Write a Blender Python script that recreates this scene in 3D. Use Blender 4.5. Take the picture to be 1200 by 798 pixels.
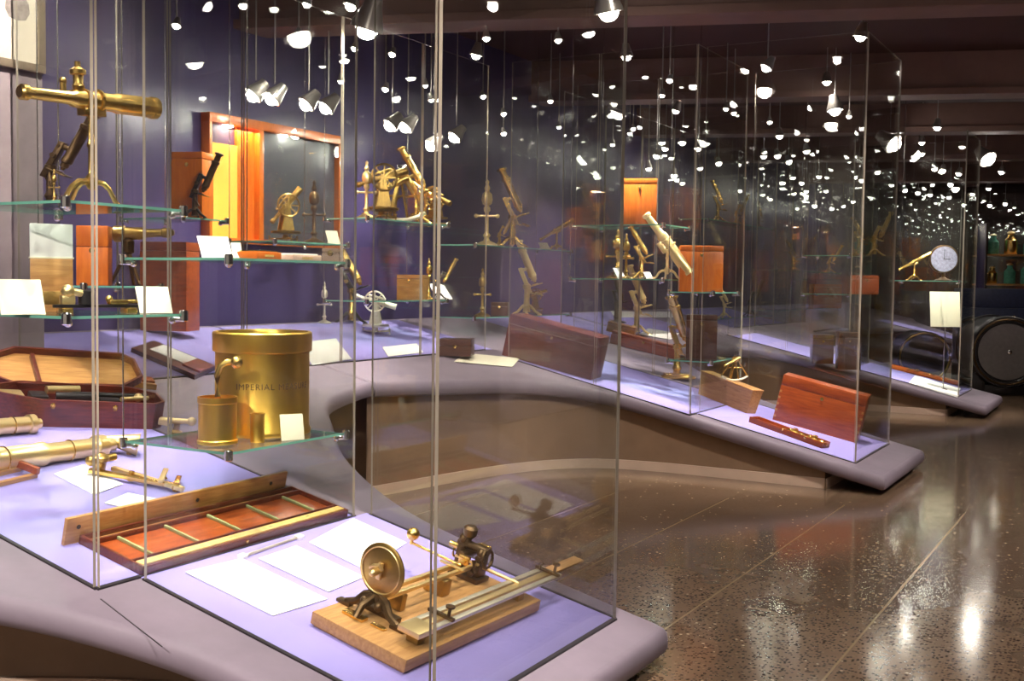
import bpy, bmesh, math, random
from mathutils import Vector, Matrix

for o in list(bpy.data.objects):
    bpy.data.objects.remove(o, do_unlink=True)
SC = bpy.context.scene
COL = SC.collection
rnd = random.Random(7)

# ---------------------------------------------------------------- camera, world, exposure
F_PX, CX, CY = 1300.0, 600.0, 399.0
CAM = Vector((0, 0, 1.5))
PITCH, ROLL = math.atan(69 / 1300.0), 0.014
_f = Vector((0, math.cos(PITCH), -math.sin(PITCH)))
_r0, _u0 = Vector((1, 0, 0)), Vector((0, math.sin(PITCH), math.cos(PITCH)))
_r = _r0 * math.cos(ROLL) + _u0 * math.sin(ROLL)
_u = _u0 * math.cos(ROLL) - _r0 * math.sin(ROLL)
cam_data = bpy.data.cameras.new('camera')
cam_data.sensor_width = 36.0
cam_data.lens = 36.0 * F_PX / 1200.0
cam_data.clip_start, cam_data.clip_end = 0.05, 200
cam = bpy.data.objects.new('camera', cam_data)
COL.objects.link(cam)
cam.matrix_world = Matrix(((_r.x, _u.x, -_f.x, CAM.x), (_r.y, _u.y, -_f.y, CAM.y), (_r.z, _u.z, -_f.z, CAM.z), (0, 0, 0, 1)))
SC.camera = cam

world = bpy.data.worlds.new('world')
SC.world = world
world.use_nodes = True
world.node_tree.nodes['Background'].inputs[0].default_value = (1.0, 0.82, 0.70, 1)
world.node_tree.nodes['Background'].inputs[1].default_value = 0.26

SC.view_settings.view_transform = 'Standard'
SC.view_settings.look = 'None'
SC.view_settings.gamma = 1
SC.view_settings.use_curve_mapping = False
SC.view_settings.exposure = 0.6
cy = SC.cycles
cy.use_denoising = True
cy.max_bounces, cy.diffuse_bounces, cy.glossy_bounces = 10, 3, 6
cy.transmission_bounces, cy.transparent_max_bounces = 6, 64
cy.caustics_reflective = cy.caustics_refractive = False
cy.sample_clamp_indirect = 6

# ---------------------------------------------------------------- building axes
# u runs along the aisle, v runs across it towards the tips of the tables
C30, S30 = math.cos(math.radians(30)), 0.5
EU, EV, EZ = Vector((S30, C30, 0)), Vector((C30, -S30, 0)), Vector((0, 0, 1))
SLOPE, ZTIP, VTIP = 0.225, 0.14, -1.6
def uv(u, v, z=0.0): return EU * u + EV * v + EZ * z
def uvof(p): return p.dot(EU), p.dot(EV)
def deckz(v): return ZTIP + SLOPE * (VTIP - v)
def ray(x, y): return _f + _r * ((x - CX) / F_PX) - _u * ((y - CY) / F_PX)
def at_z(x, y, z):
    d = ray(x, y); return CAM + d * ((z - CAM.z) / d.z)
def at_v(x, y, v):
    d = ray(x, y); return CAM + d * (v / d.dot(EV))
def at_u(x, y, u):
    d = ray(x, y); return CAM + d * (u / d.dot(EU))
def at_y(x, y, Y):
    d = ray(x, y); return CAM + d * (Y / d.y)
def D(x, y, lift=0.0):                       # a point of the sloping table top seen at a pixel
    d = ray(x, y)                            # z + SLOPE*v = ZTIP + SLOPE*VTIP
    k = (ZTIP + lift + SLOPE * VTIP - CAM.z) / (d.z + SLOPE * d.dot(EV))
    return CAM + d * k
N_DECK = Vector((C30 * SLOPE, -S30 * SLOPE, 1)).normalized()
EVD = (EV - EZ * SLOPE).normalized()
def frame(p, x, z):
    z = z.normalized(); y = z.cross(x).normalized(); x = y.cross(z)
    return Matrix(((x.x, y.x, z.x, p.x), (x.y, y.y, z.y, p.y), (x.z, y.z, z.z, p.z), (0, 0, 0, 1)))
def deckM(p, deg=0): return frame(p, EVD, N_DECK) @ Matrix.Rotation(math.radians(deg), 4, 'Z')
def upM(p, deg=0): return frame(p, EV, EZ) @ Matrix.Rotation(math.radians(deg), 4, 'Z')   # x = v, y = u
def MT(x, y, z): return Matrix.Translation((x, y, z))
def RX(d): return Matrix.Rotation(math.radians(d), 4, 'X')
def RY(d): return Matrix.Rotation(math.radians(d), 4, 'Y')
def RZ(d): return Matrix.Rotation(math.radians(d), 4, 'Z')

# ---------------------------------------------------------------- materials
def nodes_of(m):
    m.use_nodes = True
    return m.node_tree.nodes, m.node_tree.links, m.node_tree.nodes['Principled BSDF']
def pmat(name, col, rough=0.5, metal=0.0, var=0.0, scale=20.0, stretch=(1, 1, 1), col2=None, bump=0.0, coat=0.0, spec=None, emit=None, estr=0):
    m = bpy.data.materials.new(name)
    n, l, b = nodes_of(m)
    b.inputs['Base Color'].default_value = (*col, 1)
    b.inputs['Roughness'].default_value = rough
    b.inputs['Metallic'].default_value = metal
    if coat: b.inputs['Coat Weight'].default_value = coat; b.inputs['Coat Roughness'].default_value = 0.12
    if spec is not None: b.inputs['Specular IOR Level'].default_value = spec
    if emit: b.inputs['Emission Color'].default_value = (*emit, 1); b.inputs['Emission Strength'].default_value = estr
    if var or col2 or bump:
        tc = n.new('ShaderNodeTexCoord'); mp = n.new('ShaderNodeMapping'); nz = n.new('ShaderNodeTexNoise')
        mp.inputs['Scale'].default_value = stretch
        nz.inputs['Scale'].default_value = scale; nz.inputs['Detail'].default_value = 5; nz.inputs['Roughness'].default_value = 0.6
        l.new(tc.outputs['Object'], mp.inputs['Vector']); l.new(mp.outputs['Vector'], nz.inputs['Vector'])
        c2 = col2 or tuple(max(0, c * (1 - var)) for c in col)
        rp = n.new('ShaderNodeValToRGB')
        rp.color_ramp.elements[0].position, rp.color_ramp.elements[1].position = 0.35, 0.68
        rp.color_ramp.elements[0].color, rp.color_ramp.elements[1].color = (*c2, 1), (*col, 1)
        l.new(nz.outputs['Fac'], rp.inputs['Fac']); l.new(rp.outputs['Color'], b.inputs['Base Color'])
        if bump:
            bp = n.new('ShaderNodeBump'); bp.inputs['Strength'].default_value = bump; bp.inputs['Distance'].default_value = 0.01
            l.new(nz.outputs['Fac'], bp.inputs['Height']); l.new(bp.outputs['Normal'], b.inputs['Normal'])
    return m

def glass_mat(name, tint, base=0.055, top=0.9):
    m = bpy.data.materials.new(name); m.use_nodes = True
    n, l = m.node_tree.nodes, m.node_tree.links
    n.clear()
    out = n.new('ShaderNodeOutputMaterial'); mix = n.new('ShaderNodeMixShader')
    tr = n.new('ShaderNodeBsdfTransparent'); gl = n.new('ShaderNodeBsdfGlossy')
    tr.inputs[0].default_value = (*tint, 1); gl.inputs['Roughness'].default_value = 0.0
    lw = n.new('ShaderNodeLayerWeight'); lw.inputs['Blend'].default_value = 0.5
    pw = n.new('ShaderNodeMath'); pw.operation = 'POWER'; pw.inputs[1].default_value = 5
    ml = n.new('ShaderNodeMath'); ml.operation = 'MULTIPLY_ADD'; ml.inputs[1].default_value = top; ml.inputs[2].default_value = base
    l.new(lw.outputs['Facing'], pw.inputs[0]); l.new(pw.outputs[0], ml.inputs[0]); l.new(ml.outputs[0], mix.inputs[0])
    l.new(tr.outputs[0], mix.inputs[1]); l.new(gl.outputs[0], mix.inputs[2]); l.new(mix.outputs[0], out.inputs[0])
    return m

GLASS = glass_mat('clear_glass', (0.965, 0.975, 0.965))
SHELFGLASS = glass_mat('shelf_glass', (0.90, 0.97, 0.94))
EDGE = pmat('polished_glass_edge', (0.40, 0.345, 0.28), 0.2, 0.0, spec=0.9, var=0.25, scale=3)
GREENEDGE = pmat('green_glass_edge', (0.16, 0.42, 0.33), 0.15, spec=0.8)
DECK = pmat('plum_grey_coating', (0.215, 0.172, 0.222), 0.62, var=0.16, scale=3.0, bump=0.02)
LINING = pmat('lavender_panel', (0.315, 0.270, 0.67), 0.72, var=0.07, scale=4)
PLINTH = pmat('brown_plinth_laminate', (0.27, 0.175, 0.115), 0.16, var=0.2, scale=2, spec=0.6)
SKIRT = pmat('pale_skirting', (0.62, 0.46, 0.36), 0.35, var=0.1, scale=5)
SHADOWGAP = pmat('black_channel', (0.02, 0.016, 0.02), 0.5, spec=0.3)
CONCRETE = pmat('cast_concrete', (0.42, 0.34, 0.36), 0.75, var=0.28, scale=4, bump=0.08)
PURPLE = pmat('purple_wall_paint', (0.062, 0.045, 0.140), 0.36, var=0.12, scale=1.5)
DARKWALL = pmat('dark_brown_wall', (0.085, 0.05, 0.045), 0.7, var=0.2, scale=1.5)
CEIL = pmat('dark_ceiling', (0.058, 0.017, 0.013), 0.8, var=0.2, scale=1)
BEAM = pmat('mauve_beam_plaster', (0.22, 0.125, 0.105), 0.7, var=0.2, scale=2)
BRASS = pmat('polished_brass', (0.90, 0.60, 0.18), 0.26, 1.0, var=0.10, scale=6)
SATIN = pmat('brushed_brass', (0.95, 0.58, 0.11), 0.33, 1.0, var=0.15, scale=14, stretch=(1, 1, 0.1))
OLDBRASS = pmat('aged_brass', (0.50, 0.32, 0.10), 0.34, 1.0, var=0.3, scale=14)
BRONZE = pmat('dark_bronze', (0.14, 0.085, 0.04), 0.35, 0.85, var=0.4, scale=15)
PALEBRASS = pmat('pale_lacquered_brass', (0.95, 0.74, 0.36), 0.38, 1.0, var=0.05, scale=5)
SILVER = pmat('silvered_metal', (0.90, 0.84, 0.68), 0.42, 1.0, var=0.1)
CHROME = pmat('chrome', (0.86, 0.85, 0.84), 0.10, 1.0, var=0.05)
STEEL = pmat('steel_rod', (0.55, 0.53, 0.50), 0.25, 1.0, var=0.1)
BLACK = pmat('black_lacquer', (0.016, 0.014, 0.014), 0.28, var=0.3)
MAHOG = pmat('mahogany', (0.17, 0.030, 0.014), 0.32, col2=(0.075, 0.013, 0.007), scale=9, stretch=(1, 9, 9), coat=0.15)
REDWOOD = pmat('red_mahogany', (0.42, 0.085, 0.015), 0.32, col2=(0.25, 0.04, 0.008), scale=7, stretch=(1, 8, 8), coat=0.3)
ORANGEWOOD = pmat('orange_varnished_wood', (0.74, 0.19, 0.018), 0.34, col2=(0.58, 0.12, 0.010), scale=6, stretch=(8, 8, 1), coat=0.3)
HONEY = pmat('honey_wood', (0.60, 0.31, 0.10), 0.38, col2=(0.40, 0.18, 0.05), scale=8, stretch=(1, 9, 9), coat=0.2)
OAK = pmat('oak_board', (0.55, 0.30, 0.11), 0.42, col2=(0.38, 0.19, 0.065), scale=7, stretch=(10, 1, 8))
BOXWOOD = pmat('boxwood', (0.76, 0.55, 0.20), 0.42, col2=(0.60, 0.38, 0.10), scale=8, stretch=(10, 1, 8))
DARKWOOD = pmat('dark_walnut', (0.085, 0.032, 0.02), 0.32, col2=(0.045, 0.016, 0.01), scale=8, stretch=(1, 8, 8), coat=0.3)
PAPER = pmat('white_paper', (0.88, 0.86, 0.84), 0.8, var=0.03, scale=10)
CARD = pmat('cream_card', (0.86, 0.80, 0.62), 0.75, var=0.04, scale=10)
YCARD = pmat('pale_green_card', (0.46, 0.46, 0.30), 0.75, var=0.05, scale=10)
INK = pmat('grey_print', (0.35, 0.33, 0.32), 0.8)
PALEVELVET = pmat('pink_baize', (0.72, 0.50, 0.38), 0.9, var=0.1)
REDBAIZE = pmat('red_felt_slots', (0.40, 0.12, 0.05), 0.9, var=0.2)
GREENLABEL = pmat('green_divider', (0.33, 0.35, 0.16), 0.7, var=0.2)
BULB = pmat('lit_lamp_lens', (1, 1, 1), 0.4, emit=(1.0, 0.93, 0.82), estr=40)
AMBERPANEL = pmat('backlit_amber_panel', (0.7, 0.35, 0.05), 0.5, emit=(1.0, 0.36, 0.05), estr=0.8)
LAMPBODY = pmat('lamp_housing', (0.42, 0.38, 0.36), 0.3, 0.7)
FRAMEGOLD = pmat('silver_gilt_frame', (0.46, 0.36, 0.26), 0.35, 0.6, var=0.2)
MATBOARD = pmat('cream_mount', (0.82, 0.74, 0.60), 0.8, var=0.04)
SKETCH = pmat('grey_wash_drawing', (0.42, 0.36, 0.33), 0.8, var=0.35, scale=30)
SMOKEGLASS = pmat('grey_teal_backboard', (0.16, 0.17, 0.19), 0.3, col2=(0.12, 0.11, 0.16), scale=2)
NAVY = pmat('navy_leathercloth', (0.022, 0.03, 0.075), 0.4, var=0.3)
GREYDIAL = pmat('grey_dial', (0.20, 0.18, 0.17), 0.3, var=0.15)
BLUEDIAL = pmat('pale_blue_dial', (0.34, 0.36, 0.48), 0.25, var=0.35, scale=30)
JARGREEN = pmat('green_glass_jar', (0.10, 0.35, 0.24), 0.08, spec=0.8, var=0.3)
ENGRAVE = pmat('engraved_letters', (0.16, 0.085, 0.02), 0.6, 0.3)

# floor: polished brown terrazzo with pale joints along the aisle
FLOORM = bpy.data.materials.new('polished_terrazzo')
def _floor():
    n, l, b = nodes_of(FLOORM)
    tc = n.new('ShaderNodeTexCoord')
    nz = n.new('ShaderNodeTexNoise'); nz.inputs['Scale'].default_value = 1.2; nz.inputs['Detail'].default_value = 4
    l.new(tc.outputs['Object'], nz.inputs['Vector'])
    r1 = n.new('ShaderNodeValToRGB'); r1.color_ramp.elements[0].color = (0.14, 0.088, 0.056, 1); r1.color_ramp.elements[1].color = (0.23, 0.152, 0.100, 1)
    r1.color_ramp.elements[0].position, r1.color_ramp.elements[1].position = 0.3, 0.7
    l.new(nz.outputs['Fac'], r1.inputs['Fac'])
    def flecks(scale, lo, hi, colr, prev):
        vo = n.new('ShaderNodeTexVoronoi'); vo.inputs['Scale'].default_value = scale
        l.new(tc.outputs['Object'], vo.inputs['Vector'])
        sp = n.new('ShaderNodeSeparateColor'); l.new(vo.outputs['Color'], sp.inputs[0])
        a = n.new('ShaderNodeMath'); a.operation = 'GREATER_THAN'; a.inputs[1].default_value = hi; l.new(sp.outputs[0], a.inputs[0])
        c = n.new('ShaderNodeMath'); c.operation = 'LESS_THAN'; c.inputs[1].default_value = lo; l.new(vo.outputs['Distance'], c.inputs[0])
        mu = n.new('ShaderNodeMath'); mu.operation = 'MULTIPLY'; l.new(a.outputs[0], mu.inputs[0]); l.new(c.outputs[0], mu.inputs[1])
        mx = n.new('ShaderNodeMix'); mx.data_type = 'RGBA'
        l.new(mu.outputs[0], mx.inputs[0]); l.new(prev, mx.inputs[6]); mx.inputs[7].default_value = (*colr, 1)
        return mx.outputs[2]
    c = flecks(70, 0.5, 0.55, (0.055, 0.032, 0.02), r1.outputs['Color'])
    c = flecks(60, 0.40, 0.88, (0.24, 0.165, 0.105), c)
    c = flecks(40, 0.28, 0.965, (0.52, 0.40, 0.27), c)
    sx = n.new('ShaderNodeSeparateXYZ'); l.new(tc.outputs['Object'], sx.inputs[0])
    def joint(axis, period, off, w, prev):
        ad = n.new('ShaderNodeMath'); ad.operation = 'ADD'; ad.inputs[1].default_value = 50 * period - off; l.new(sx.outputs[axis], ad.inputs[0])
        md = n.new('ShaderNodeMath'); md.operation = 'MODULO'; md.inputs[1].default_value = period; l.new(ad.outputs[0], md.inputs[0])
        lt = n.new('ShaderNodeMath'); lt.operation = 'LESS_THAN'; lt.inputs[1].default_value = w; l.new(md.outputs[0], lt.inputs[0])
        mx = n.new('ShaderNodeMix'); mx.data_type = 'RGBA'; l.new(lt.outputs[0], mx.inputs[0]); l.new(prev, mx.inputs[6]); mx.inputs[7].default_value = (0.30, 0.21, 0.12, 1)
        return mx.outputs[2]
    c = joint('X', 0.75, -1.79, 0.010, c)
    l.new(c, b.inputs['Base Color'])
    nr = n.new('ShaderNodeTexNoise'); nr.inputs['Scale'].default_value = 6; l.new(tc.outputs['Object'], nr.inputs['Vector'])
    mr = n.new('ShaderNodeMapRange'); mr.inputs['To Min'].default_value = 0.08; mr.inputs['To Max'].default_value = 0.17
    l.new(nr.outputs['Fac'], mr.inputs['Value']); l.new(mr.outputs[0], b.inputs['Roughness'])
    b.inputs['Specular IOR Level'].default_value = 0.9
_floor()

# ---------------------------------------------------------------- mesh building
class MB:
    """collects shapes into ONE mesh; several materials by slot"""
    def __init__(self): self.bm = bmesh.new(); self.T = Matrix.Identity(4); self.slot = 0
    def at(self, M): self.T = M; return self
    def use(self, s): self.slot = s; return self
    def _fin(self, vs, fs):
        for v in vs: v.co = self.T @ v.co
        for f in fs: f.material_index = self.slot
        return self
    def raw(self, vs, fs):
        V = [self.bm.verts.new(self.T @ Vector(v)) for v in vs]
        for f in fs:
            try: self.bm.faces.new([V[i] for i in f]).material_index = self.slot
            except ValueError: pass
        return self
    def box(self, cx, cy_, cz, sx, sy, sz, bev=0.0, M=None):
        """centre x, y; BOTTOM z; sizes"""
        t = bmesh.new(); bmesh.ops.create_cube(t, size=1)
        for v in t.verts: v.co = Vector((cx + v.co.x * sx, cy_ + v.co.y * sy, cz + (v.co.z + .5) * sz))
        if bev: bmesh.ops.bevel(t, geom=list(t.edges), offset=min(bev, .45 * min(sx, sy, sz)), segments=2, affect='EDGES', profile=0.6)
        return self._add(t, M)
    def _add(self, t, M=None):
        mp = {}
        for v in t.verts: mp[v] = self.bm.verts.new(self.T @ ((M @ v.co) if M else v.co))
        for f in t.faces: self.bm.faces.new([mp[v] for v in f.verts]).material_index = self.slot
        t.free(); return self
    def lathe(self, prof, n=28, M=None, cap=True):
        """profile of (radius, z) from bottom to top round local z"""
        vs, fs = [], []
        for r, z in prof:
            for k in range(n):
                a = 2 * math.pi * k / n; vs.append(Vector((r * math.cos(a), r * math.sin(a), z)))
        for i in range(len(prof) - 1):
            for k in range(n):
                fs.append((i*n+k, i*n+(k+1) % n, (i+1)*n+(k+1) % n, (i+1)*n+k))
        if cap:
            fs.append(tuple(reversed(range(n)))); m = (len(prof)-1)*n; fs.append(tuple(range(m, m+n)))
        if M: vs = [M @ v for v in vs]
        return self.raw(vs, fs)
    def rod(self, a, b, r0, r1=None, n=12):
        a, b = Vector(a), Vector(b); d = b - a
        M = Matrix.Translation(a) @ d.to_track_quat('Z', 'Y').to_matrix().to_4x4()
        return self.lathe([(r0, 0), (r0 if r1 is None else r1, d.length)], n, M)
    def turned(self, a, b, prof, n=20):
        """profile of (radius, fraction) along a-b"""
        a, b = Vector(a), Vector(b); d = b - a
        M = Matrix.Translation(a) @ d.to_track_quat('Z', 'Y').to_matrix().to_4x4()
        return self.lathe([(r, t * d.length) for r, t in prof], n, M)
    def tube(self, pts, r, n=8, closed=False):
        pts = [Vector(p) for p in pts]; N = len(pts); vs, fs = [], []
        rr = r if isinstance(r, (list, tuple)) else [r] * N
        up = Vector((0, 0, 1))
        for i, p in enumerate(pts):
            if closed: t = pts[(i+1) % N] - pts[i-1]
            else: t = pts[min(i+1, N-1)] - pts[max(i-1, 0)]
            t.normalize()
            s = t.cross(up)
            if s.length < 1e-3: s = t.cross(Vector((0, 1, 0)))
            s.normalize(); q = s.cross(t).normalized()
            for k in range(n):
                a = 2 * math.pi * k / n; vs.append(p + (s * math.cos(a) + q * math.sin(a)) * rr[i])
        for i in range(N if closed else N - 1):
            j = (i + 1) % N
            for k in range(n): fs.append((i*n+k, i*n+(k+1) % n, j*n+(k+1) % n, j*n+k))
        if not closed: fs.append(tuple(reversed(range(n)))); fs.append(tuple(range((N-1)*n, N*n)))
        return self.raw(vs, fs)
    def ball(self, c, r, n=16):
        t = bmesh.new(); bmesh.ops.create_uvsphere(t, u_segments=n, v_segments=max(8, n // 2), radius=r)
        return self._add(t, Matrix.Translation(c))
    def ring(self, c, axis, R, r, n=32, k=8):
        ax = Vector(axis).normalized(); M = Matrix.Translation(c) @ ax.to_track_quat('Z', 'Y').to_matrix().to_4x4()
        return self.tube([M @ Vector((R*math.cos(2*math.pi*i/n), R*math.sin(2*math.pi*i/n), 0)) for i in range(n)], r, k, True)
    def prism(self, poly, z0, z1, M=None):
        n = len(poly); vs = [Vector((p[0], p[1], z0)) for p in poly] + [Vector((p[0], p[1], z1)) for p in poly]
        fs = [tuple(reversed(range(n))), tuple(range(n, 2*n))] + [(i, (i+1) % n, n+(i+1) % n, n+i) for i in range(n)]
        if M: vs = [M @ v for v in vs]
        return self.raw(vs, fs)
    def build(self, name, mats, parent=None, M=None, smooth=True):
        bmesh.ops.recalc_face_normals(self.bm, faces=list(self.bm.faces))
        me = bpy.data.meshes.new(name); self.bm.to_mesh(me); self.bm.free()
        for m in (mats if isinstance(mats, (list, tuple)) else [mats]): me.materials.append(m)
        if smooth:
            me.shade_smooth(); me.set_sharp_from_angle(angle=math.radians(38))
        o = bpy.data.objects.new(name, me); COL.objects.link(o)
        if parent: o.parent = parent
        if M is not None: o.matrix_local = M
        return o

def tag(o, label, cat, group=None):
    o['label'] = label; o['category'] = cat
    if group: o['group'] = group
    return o
def thing(name, label, cat, M, group=None, s=1.0):
    o = bpy.data.objects.new(name, None); o.empty_display_size = 0.05; COL.objects.link(o)
    o.matrix_world = M @ Matrix.Scale(s, 4)
    return tag(o, label, cat, group)
def struct(name, mb, m, M=None, smooth=False):
    o = mb.build(name, m, None, M, smooth); o['kind'] = 'structure'; return o
def copy_tree(o, parent=None):
    c = o.copy(); COL.objects.link(c)
    if parent: c.parent = parent
    for ch in list(o.children): copy_tree(ch, c)
    return c
UVM = frame(Vector((0, 0, 0)), EV, EZ)           # local x = v, local y = u, local z = up
# ================================================================ SETTING
V_WALL, CEIL_Z, PANE_TOP = -6.1, 3.95, 3.34
struct('floor', MB().box(0.5, 12, -0.1, 15, 34, 0.1), FLOORM, UVM)
struct('ceiling', MB().box(0.5, 12, CEIL_Z, 15, 34, 0.1), CEIL, UVM)
struct('wall_left', MB().box(V_WALL - 0.1, 12, 0, 0.2, 34, CEIL_Z), PURPLE, UVM)
struct('wall_right', MB().box(7.9, 12, 0, 0.2, 34, CEIL_Z), DARKWALL, UVM)
struct('wall_back', MB().box(0.5, 29.05, 0, 15, 0.2, CEIL_Z), DARKWALL, UVM)
_pv = [(v, u, z) for z in (0, 1) for v, u in ((-6.1, 2.57), (-5.38, 2.57), (-5.38, 4.07), (-6.1, 4.07))]
_pm = MB().raw([(v, u, CEIL_Z if z else deckz(v) + .001) for v, u, z in _pv], [(3, 2, 1, 0), (4, 5, 6, 7), (0, 1, 5, 4), (1, 2, 6, 5), (2, 3, 7, 6), (3, 0, 4, 7)])
struct('pillar_concrete', _pm, CONCRETE, UVM)
struct('pillar_right', MB().box(3.0, 11.2, 0, 1.3, 2.4, CEIL_Z, 0.01), CONCRETE, UVM)

# ceiling beams, each with a pale lower lip
for i, (Y, zb, h) in enumerate([(8.0, 3.38, 0.57), (12.4, 3.5, 0.40), (15.2, 3.48, 0.3), (18.2, 3.45, 0.3), (22.0, 3.45, 0.3)]):
    M = Matrix.Translation((1.5, Y, 0)) @ RZ(-11)
    mb = MB().box(0, 0, zb + 0.07, 22, 0.30, h, 0.01).box(0, -0.03, zb, 22, 0.36, 0.07, 0.008)
    struct('beam_%d' % (i + 1), mb, BEAM, M)

# ---------------------------------------------------------------- display tables: one inclined slab each
def catmull(pts, n=8):
    out = []
    for i in range(len(pts) - 1):
        p0, p1, p2, p3 = pts[max(i-1, 0)], pts[i], pts[i+1], pts[min(i+2, len(pts)-1)]
        for k in range(n):
            t = k / n
            out.append(tuple(0.5 * (2*p1[j] + (p2[j]-p0[j])*t + (2*p0[j]-5*p1[j]+4*p2[j]-p3[j])*t*t + (3*p1[j]-p0[j]-3*p2[j]+p3[j])*t**3) for j in (0, 1)))
    out.append(pts[-1]); return out
def offset(poly, d):                           # inwards for a counter-clockwise outline
    n, out = len(poly), []
    for i in range(n):
        a, b, c = (Vector(poly[i-1]), Vector(poly[i]), Vector(poly[(i+1) % n]))
        e1, e2 = (b-a).normalized(), (c-b).normalized()
        n1, n2 = Vector((-e1.y, e1.x)), Vector((-e2.y, e2.x))
        m = (n1 + n2); m = m / max(0.35, m.dot(n1) if m.length else 1)
        q = b + m * d; out.append((q.x, q.y))
    return out
def table_outline(near, far, prev_mid, next_mid, near_pts=None):
    """(v, u) points, counter-clockwise seen from above; near/far = arm edges"""
    rn = lambda pts: pts
    far_c = [(-1.66, far), (-2.3, far + .02), (-2.95, far + .10), (-3.55, far + .42), (-3.98, far + .83), (-4.34, far + 1.24), (-4.52, next_mid - .15), (-4.54, next_mid)]
    near_c = [(-4.54, prev_mid), (-4.50, prev_mid + .2), (-4.25, near - .79), (-3.93, near - .22), (-3.45, near - .03), (-2.6, near), (-1.66, near)]
    near_c = near_pts or near_c
    tip = [(-1.612, near + .012), (-1.60, near + .04), (-1.60, far - .04), (-1.612, far - .012)]
    pts = [(V_WALL + .02, next_mid), (V_WALL + .02, prev_mid)] + catmull(near_c, 6) + tip + catmull(far_c, 6)
    # drop near-duplicates
    out = []
    for p in pts:
        if not out or (Vector(p) - Vector(out[-1])).length > 0.012: out.append(p)
    a = sum(out[i-1][0]*out[i][1] - out[i][0]*out[i-1][1] for i in range(len(out)))
    return out if a > 0 else out[::-1]
def slab(mb, poly, layers, zf):
    rings = [[(p[0], p[1], zf(p[0]) + dz) for p in offset(poly, d)] for d, dz in layers]
    n = len(poly); vs = [p for r in rings for p in r]
    fs = [tuple(range(n)), tuple(reversed(range((len(rings)-1)*n, len(rings)*n)))]
    for i in range(len(rings) - 1):
        for k in range(n): fs.append((i*n+k, (i+1)*n+k, (i+1)*n+(k+1) % n, i*n+(k+1) % n))
    return mb.raw(vs, fs)
TH = 0.11
def display_table(near, far, prev_mid, next_mid, label, linings, near_pts=None, inset=.10):
    t = thing('display_table', label, 'display table', UVM, 'sloping display tables')
    poly = table_outline(near, far, prev_mid, next_mid, near_pts)
    prof = [(0.035, 0), (0.018, -0.004), (0.006, -0.018), (0.0, -0.042), (0.0, -0.066), (0.012, -0.092), (0.04, -TH)]
    slab(MB(), poly, prof, deckz).build('tabletop', DECK, t)
    # plinth body under the slab, set back, with a pale skirting at the floor
    def clipv(pl, vmax): return [(min(p[0], vmax), p[1]) for p in pl]
    pin = clipv(offset(poly, inset), -2.05)
    pin2 = []
    for p in pin:
        if not pin2 or (Vector(p) - Vector(pin2[-1])).length > 0.01: pin2.append(p)
    mb = MB(); n = len(pin2)
    mb.raw([(p[0], p[1], 0) for p in pin2] + [(p[0], p[1], deckz(p[0]) - TH + .002) for p in pin2],
           [tuple(reversed(range(n))), tuple(range(n, 2*n))] + [(i, (i+1) % n, n+(i+1) % n, n+i) for i in range(n)])
    mb.build('plinth', PLINTH, t)
    out = clipv(offset(poly, inset - .015), -2.035); o2 = []
    for p in out:
        if not o2 or (Vector(p) - Vector(o2[-1])).length > 0.01: o2.append(p)
    MB().prism(o2, 0, 0.075).build('skirting', SKIRT, t)
    for i, pl in enumerate(linings):
        n = len(pl); a = sum(pl[k-1][0]*pl[k][1] - pl[k][0]*pl[k-1][1] for k in range(n))
        if a < 0: pl = pl[::-1]
        slab(MB(), pl, [(0, 0.004), (0, -0.004)], deckz).build('lining', LINING, t)
    # brass foot under the tip
    MB().lathe([(0.05, 0), (0.055, 0.008), (0.03, 0.02), (0.022, 0.03), (0.022, 0.05)], 16, MT(-1.86, far - .28, 0)).build('foot', BRASS, t)
    return t

VU = lambda p: (p.dot(EV), p.dot(EU))
# corner points of the glass read off the photograph's plan
A_near, A_far = VU(D(113, 691)), VU(D(415, 605))
B_near0, B_far0, B_near1, B_far1 = VU(D(172, 681)), VU(D(447, 598)), VU(D(522, 847)), VU(D(706, 727))
E_near0, E_near1, E_far1 = VU(D(833, 480)), VU(D(1002, 543)), VU(D(1038, 524))
D_near = VU(D(822, 487))
G_near1, G_far1, G_near0 = VU(D(1126, 465)), VU(D(1142, 456)), VU(D(1046, 440))
for nm in 'A_near A_far B_near0 B_far0 B_near1 B_far1 E_near0 E_near1 E_far1 D_near G_near0 G_near1 G_far1'.split():
    pass
PLANS = {}
uA0, uA1, vA = A_near[1], A_far[1], A_near[0]
uB0, uB1, vB = B_near0[1], B_far1[1] + .06, B_near1[0]
uE0, uE1, vE = E_near1[1], 9.5, E_near1[0]
vE0 = E_near0[0]
uG0, uG1, vG = 13.9, 15.0, -1.95
rect = lambda v0, v1, u0, u1: [(v0, u0), (v1, u0), (v1, u1), (v0, u1)]
SP = -5.0        # front of the wall-side cases
display_table(2.45, 4.07, -.2, 6.02, 'plum sloping display table nearest the camera, long wooden tray and dividing engine on it',
              [rect(-5.2, vA, uA0, uA1), rect(vA + .004, vB, uB0, uB1), rect(V_WALL + .1, SP, 4.2, 6.0)],
              [(-4.54, -.2), (-4.50, .2), (-4.25, 1.0), (-3.75, 1.68), (-3.13, 2.18), (-2.62, 2.40), (-2.2, 2.45), (-1.66, 2.45)], .42)
display_table(8.14, 9.70, 6.02, 11.6, 'middle plum sloping display table carrying the tall red chest',
              [rect(-4.7, vE0, uE0 - .12, uE1 - .1), rect(vE0 + .004, vE, uE0, uE1), rect(V_WALL + .1, SP, 6.03, 8.3), rect(V_WALL + .1, SP, 9.6, 11.55)])
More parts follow.
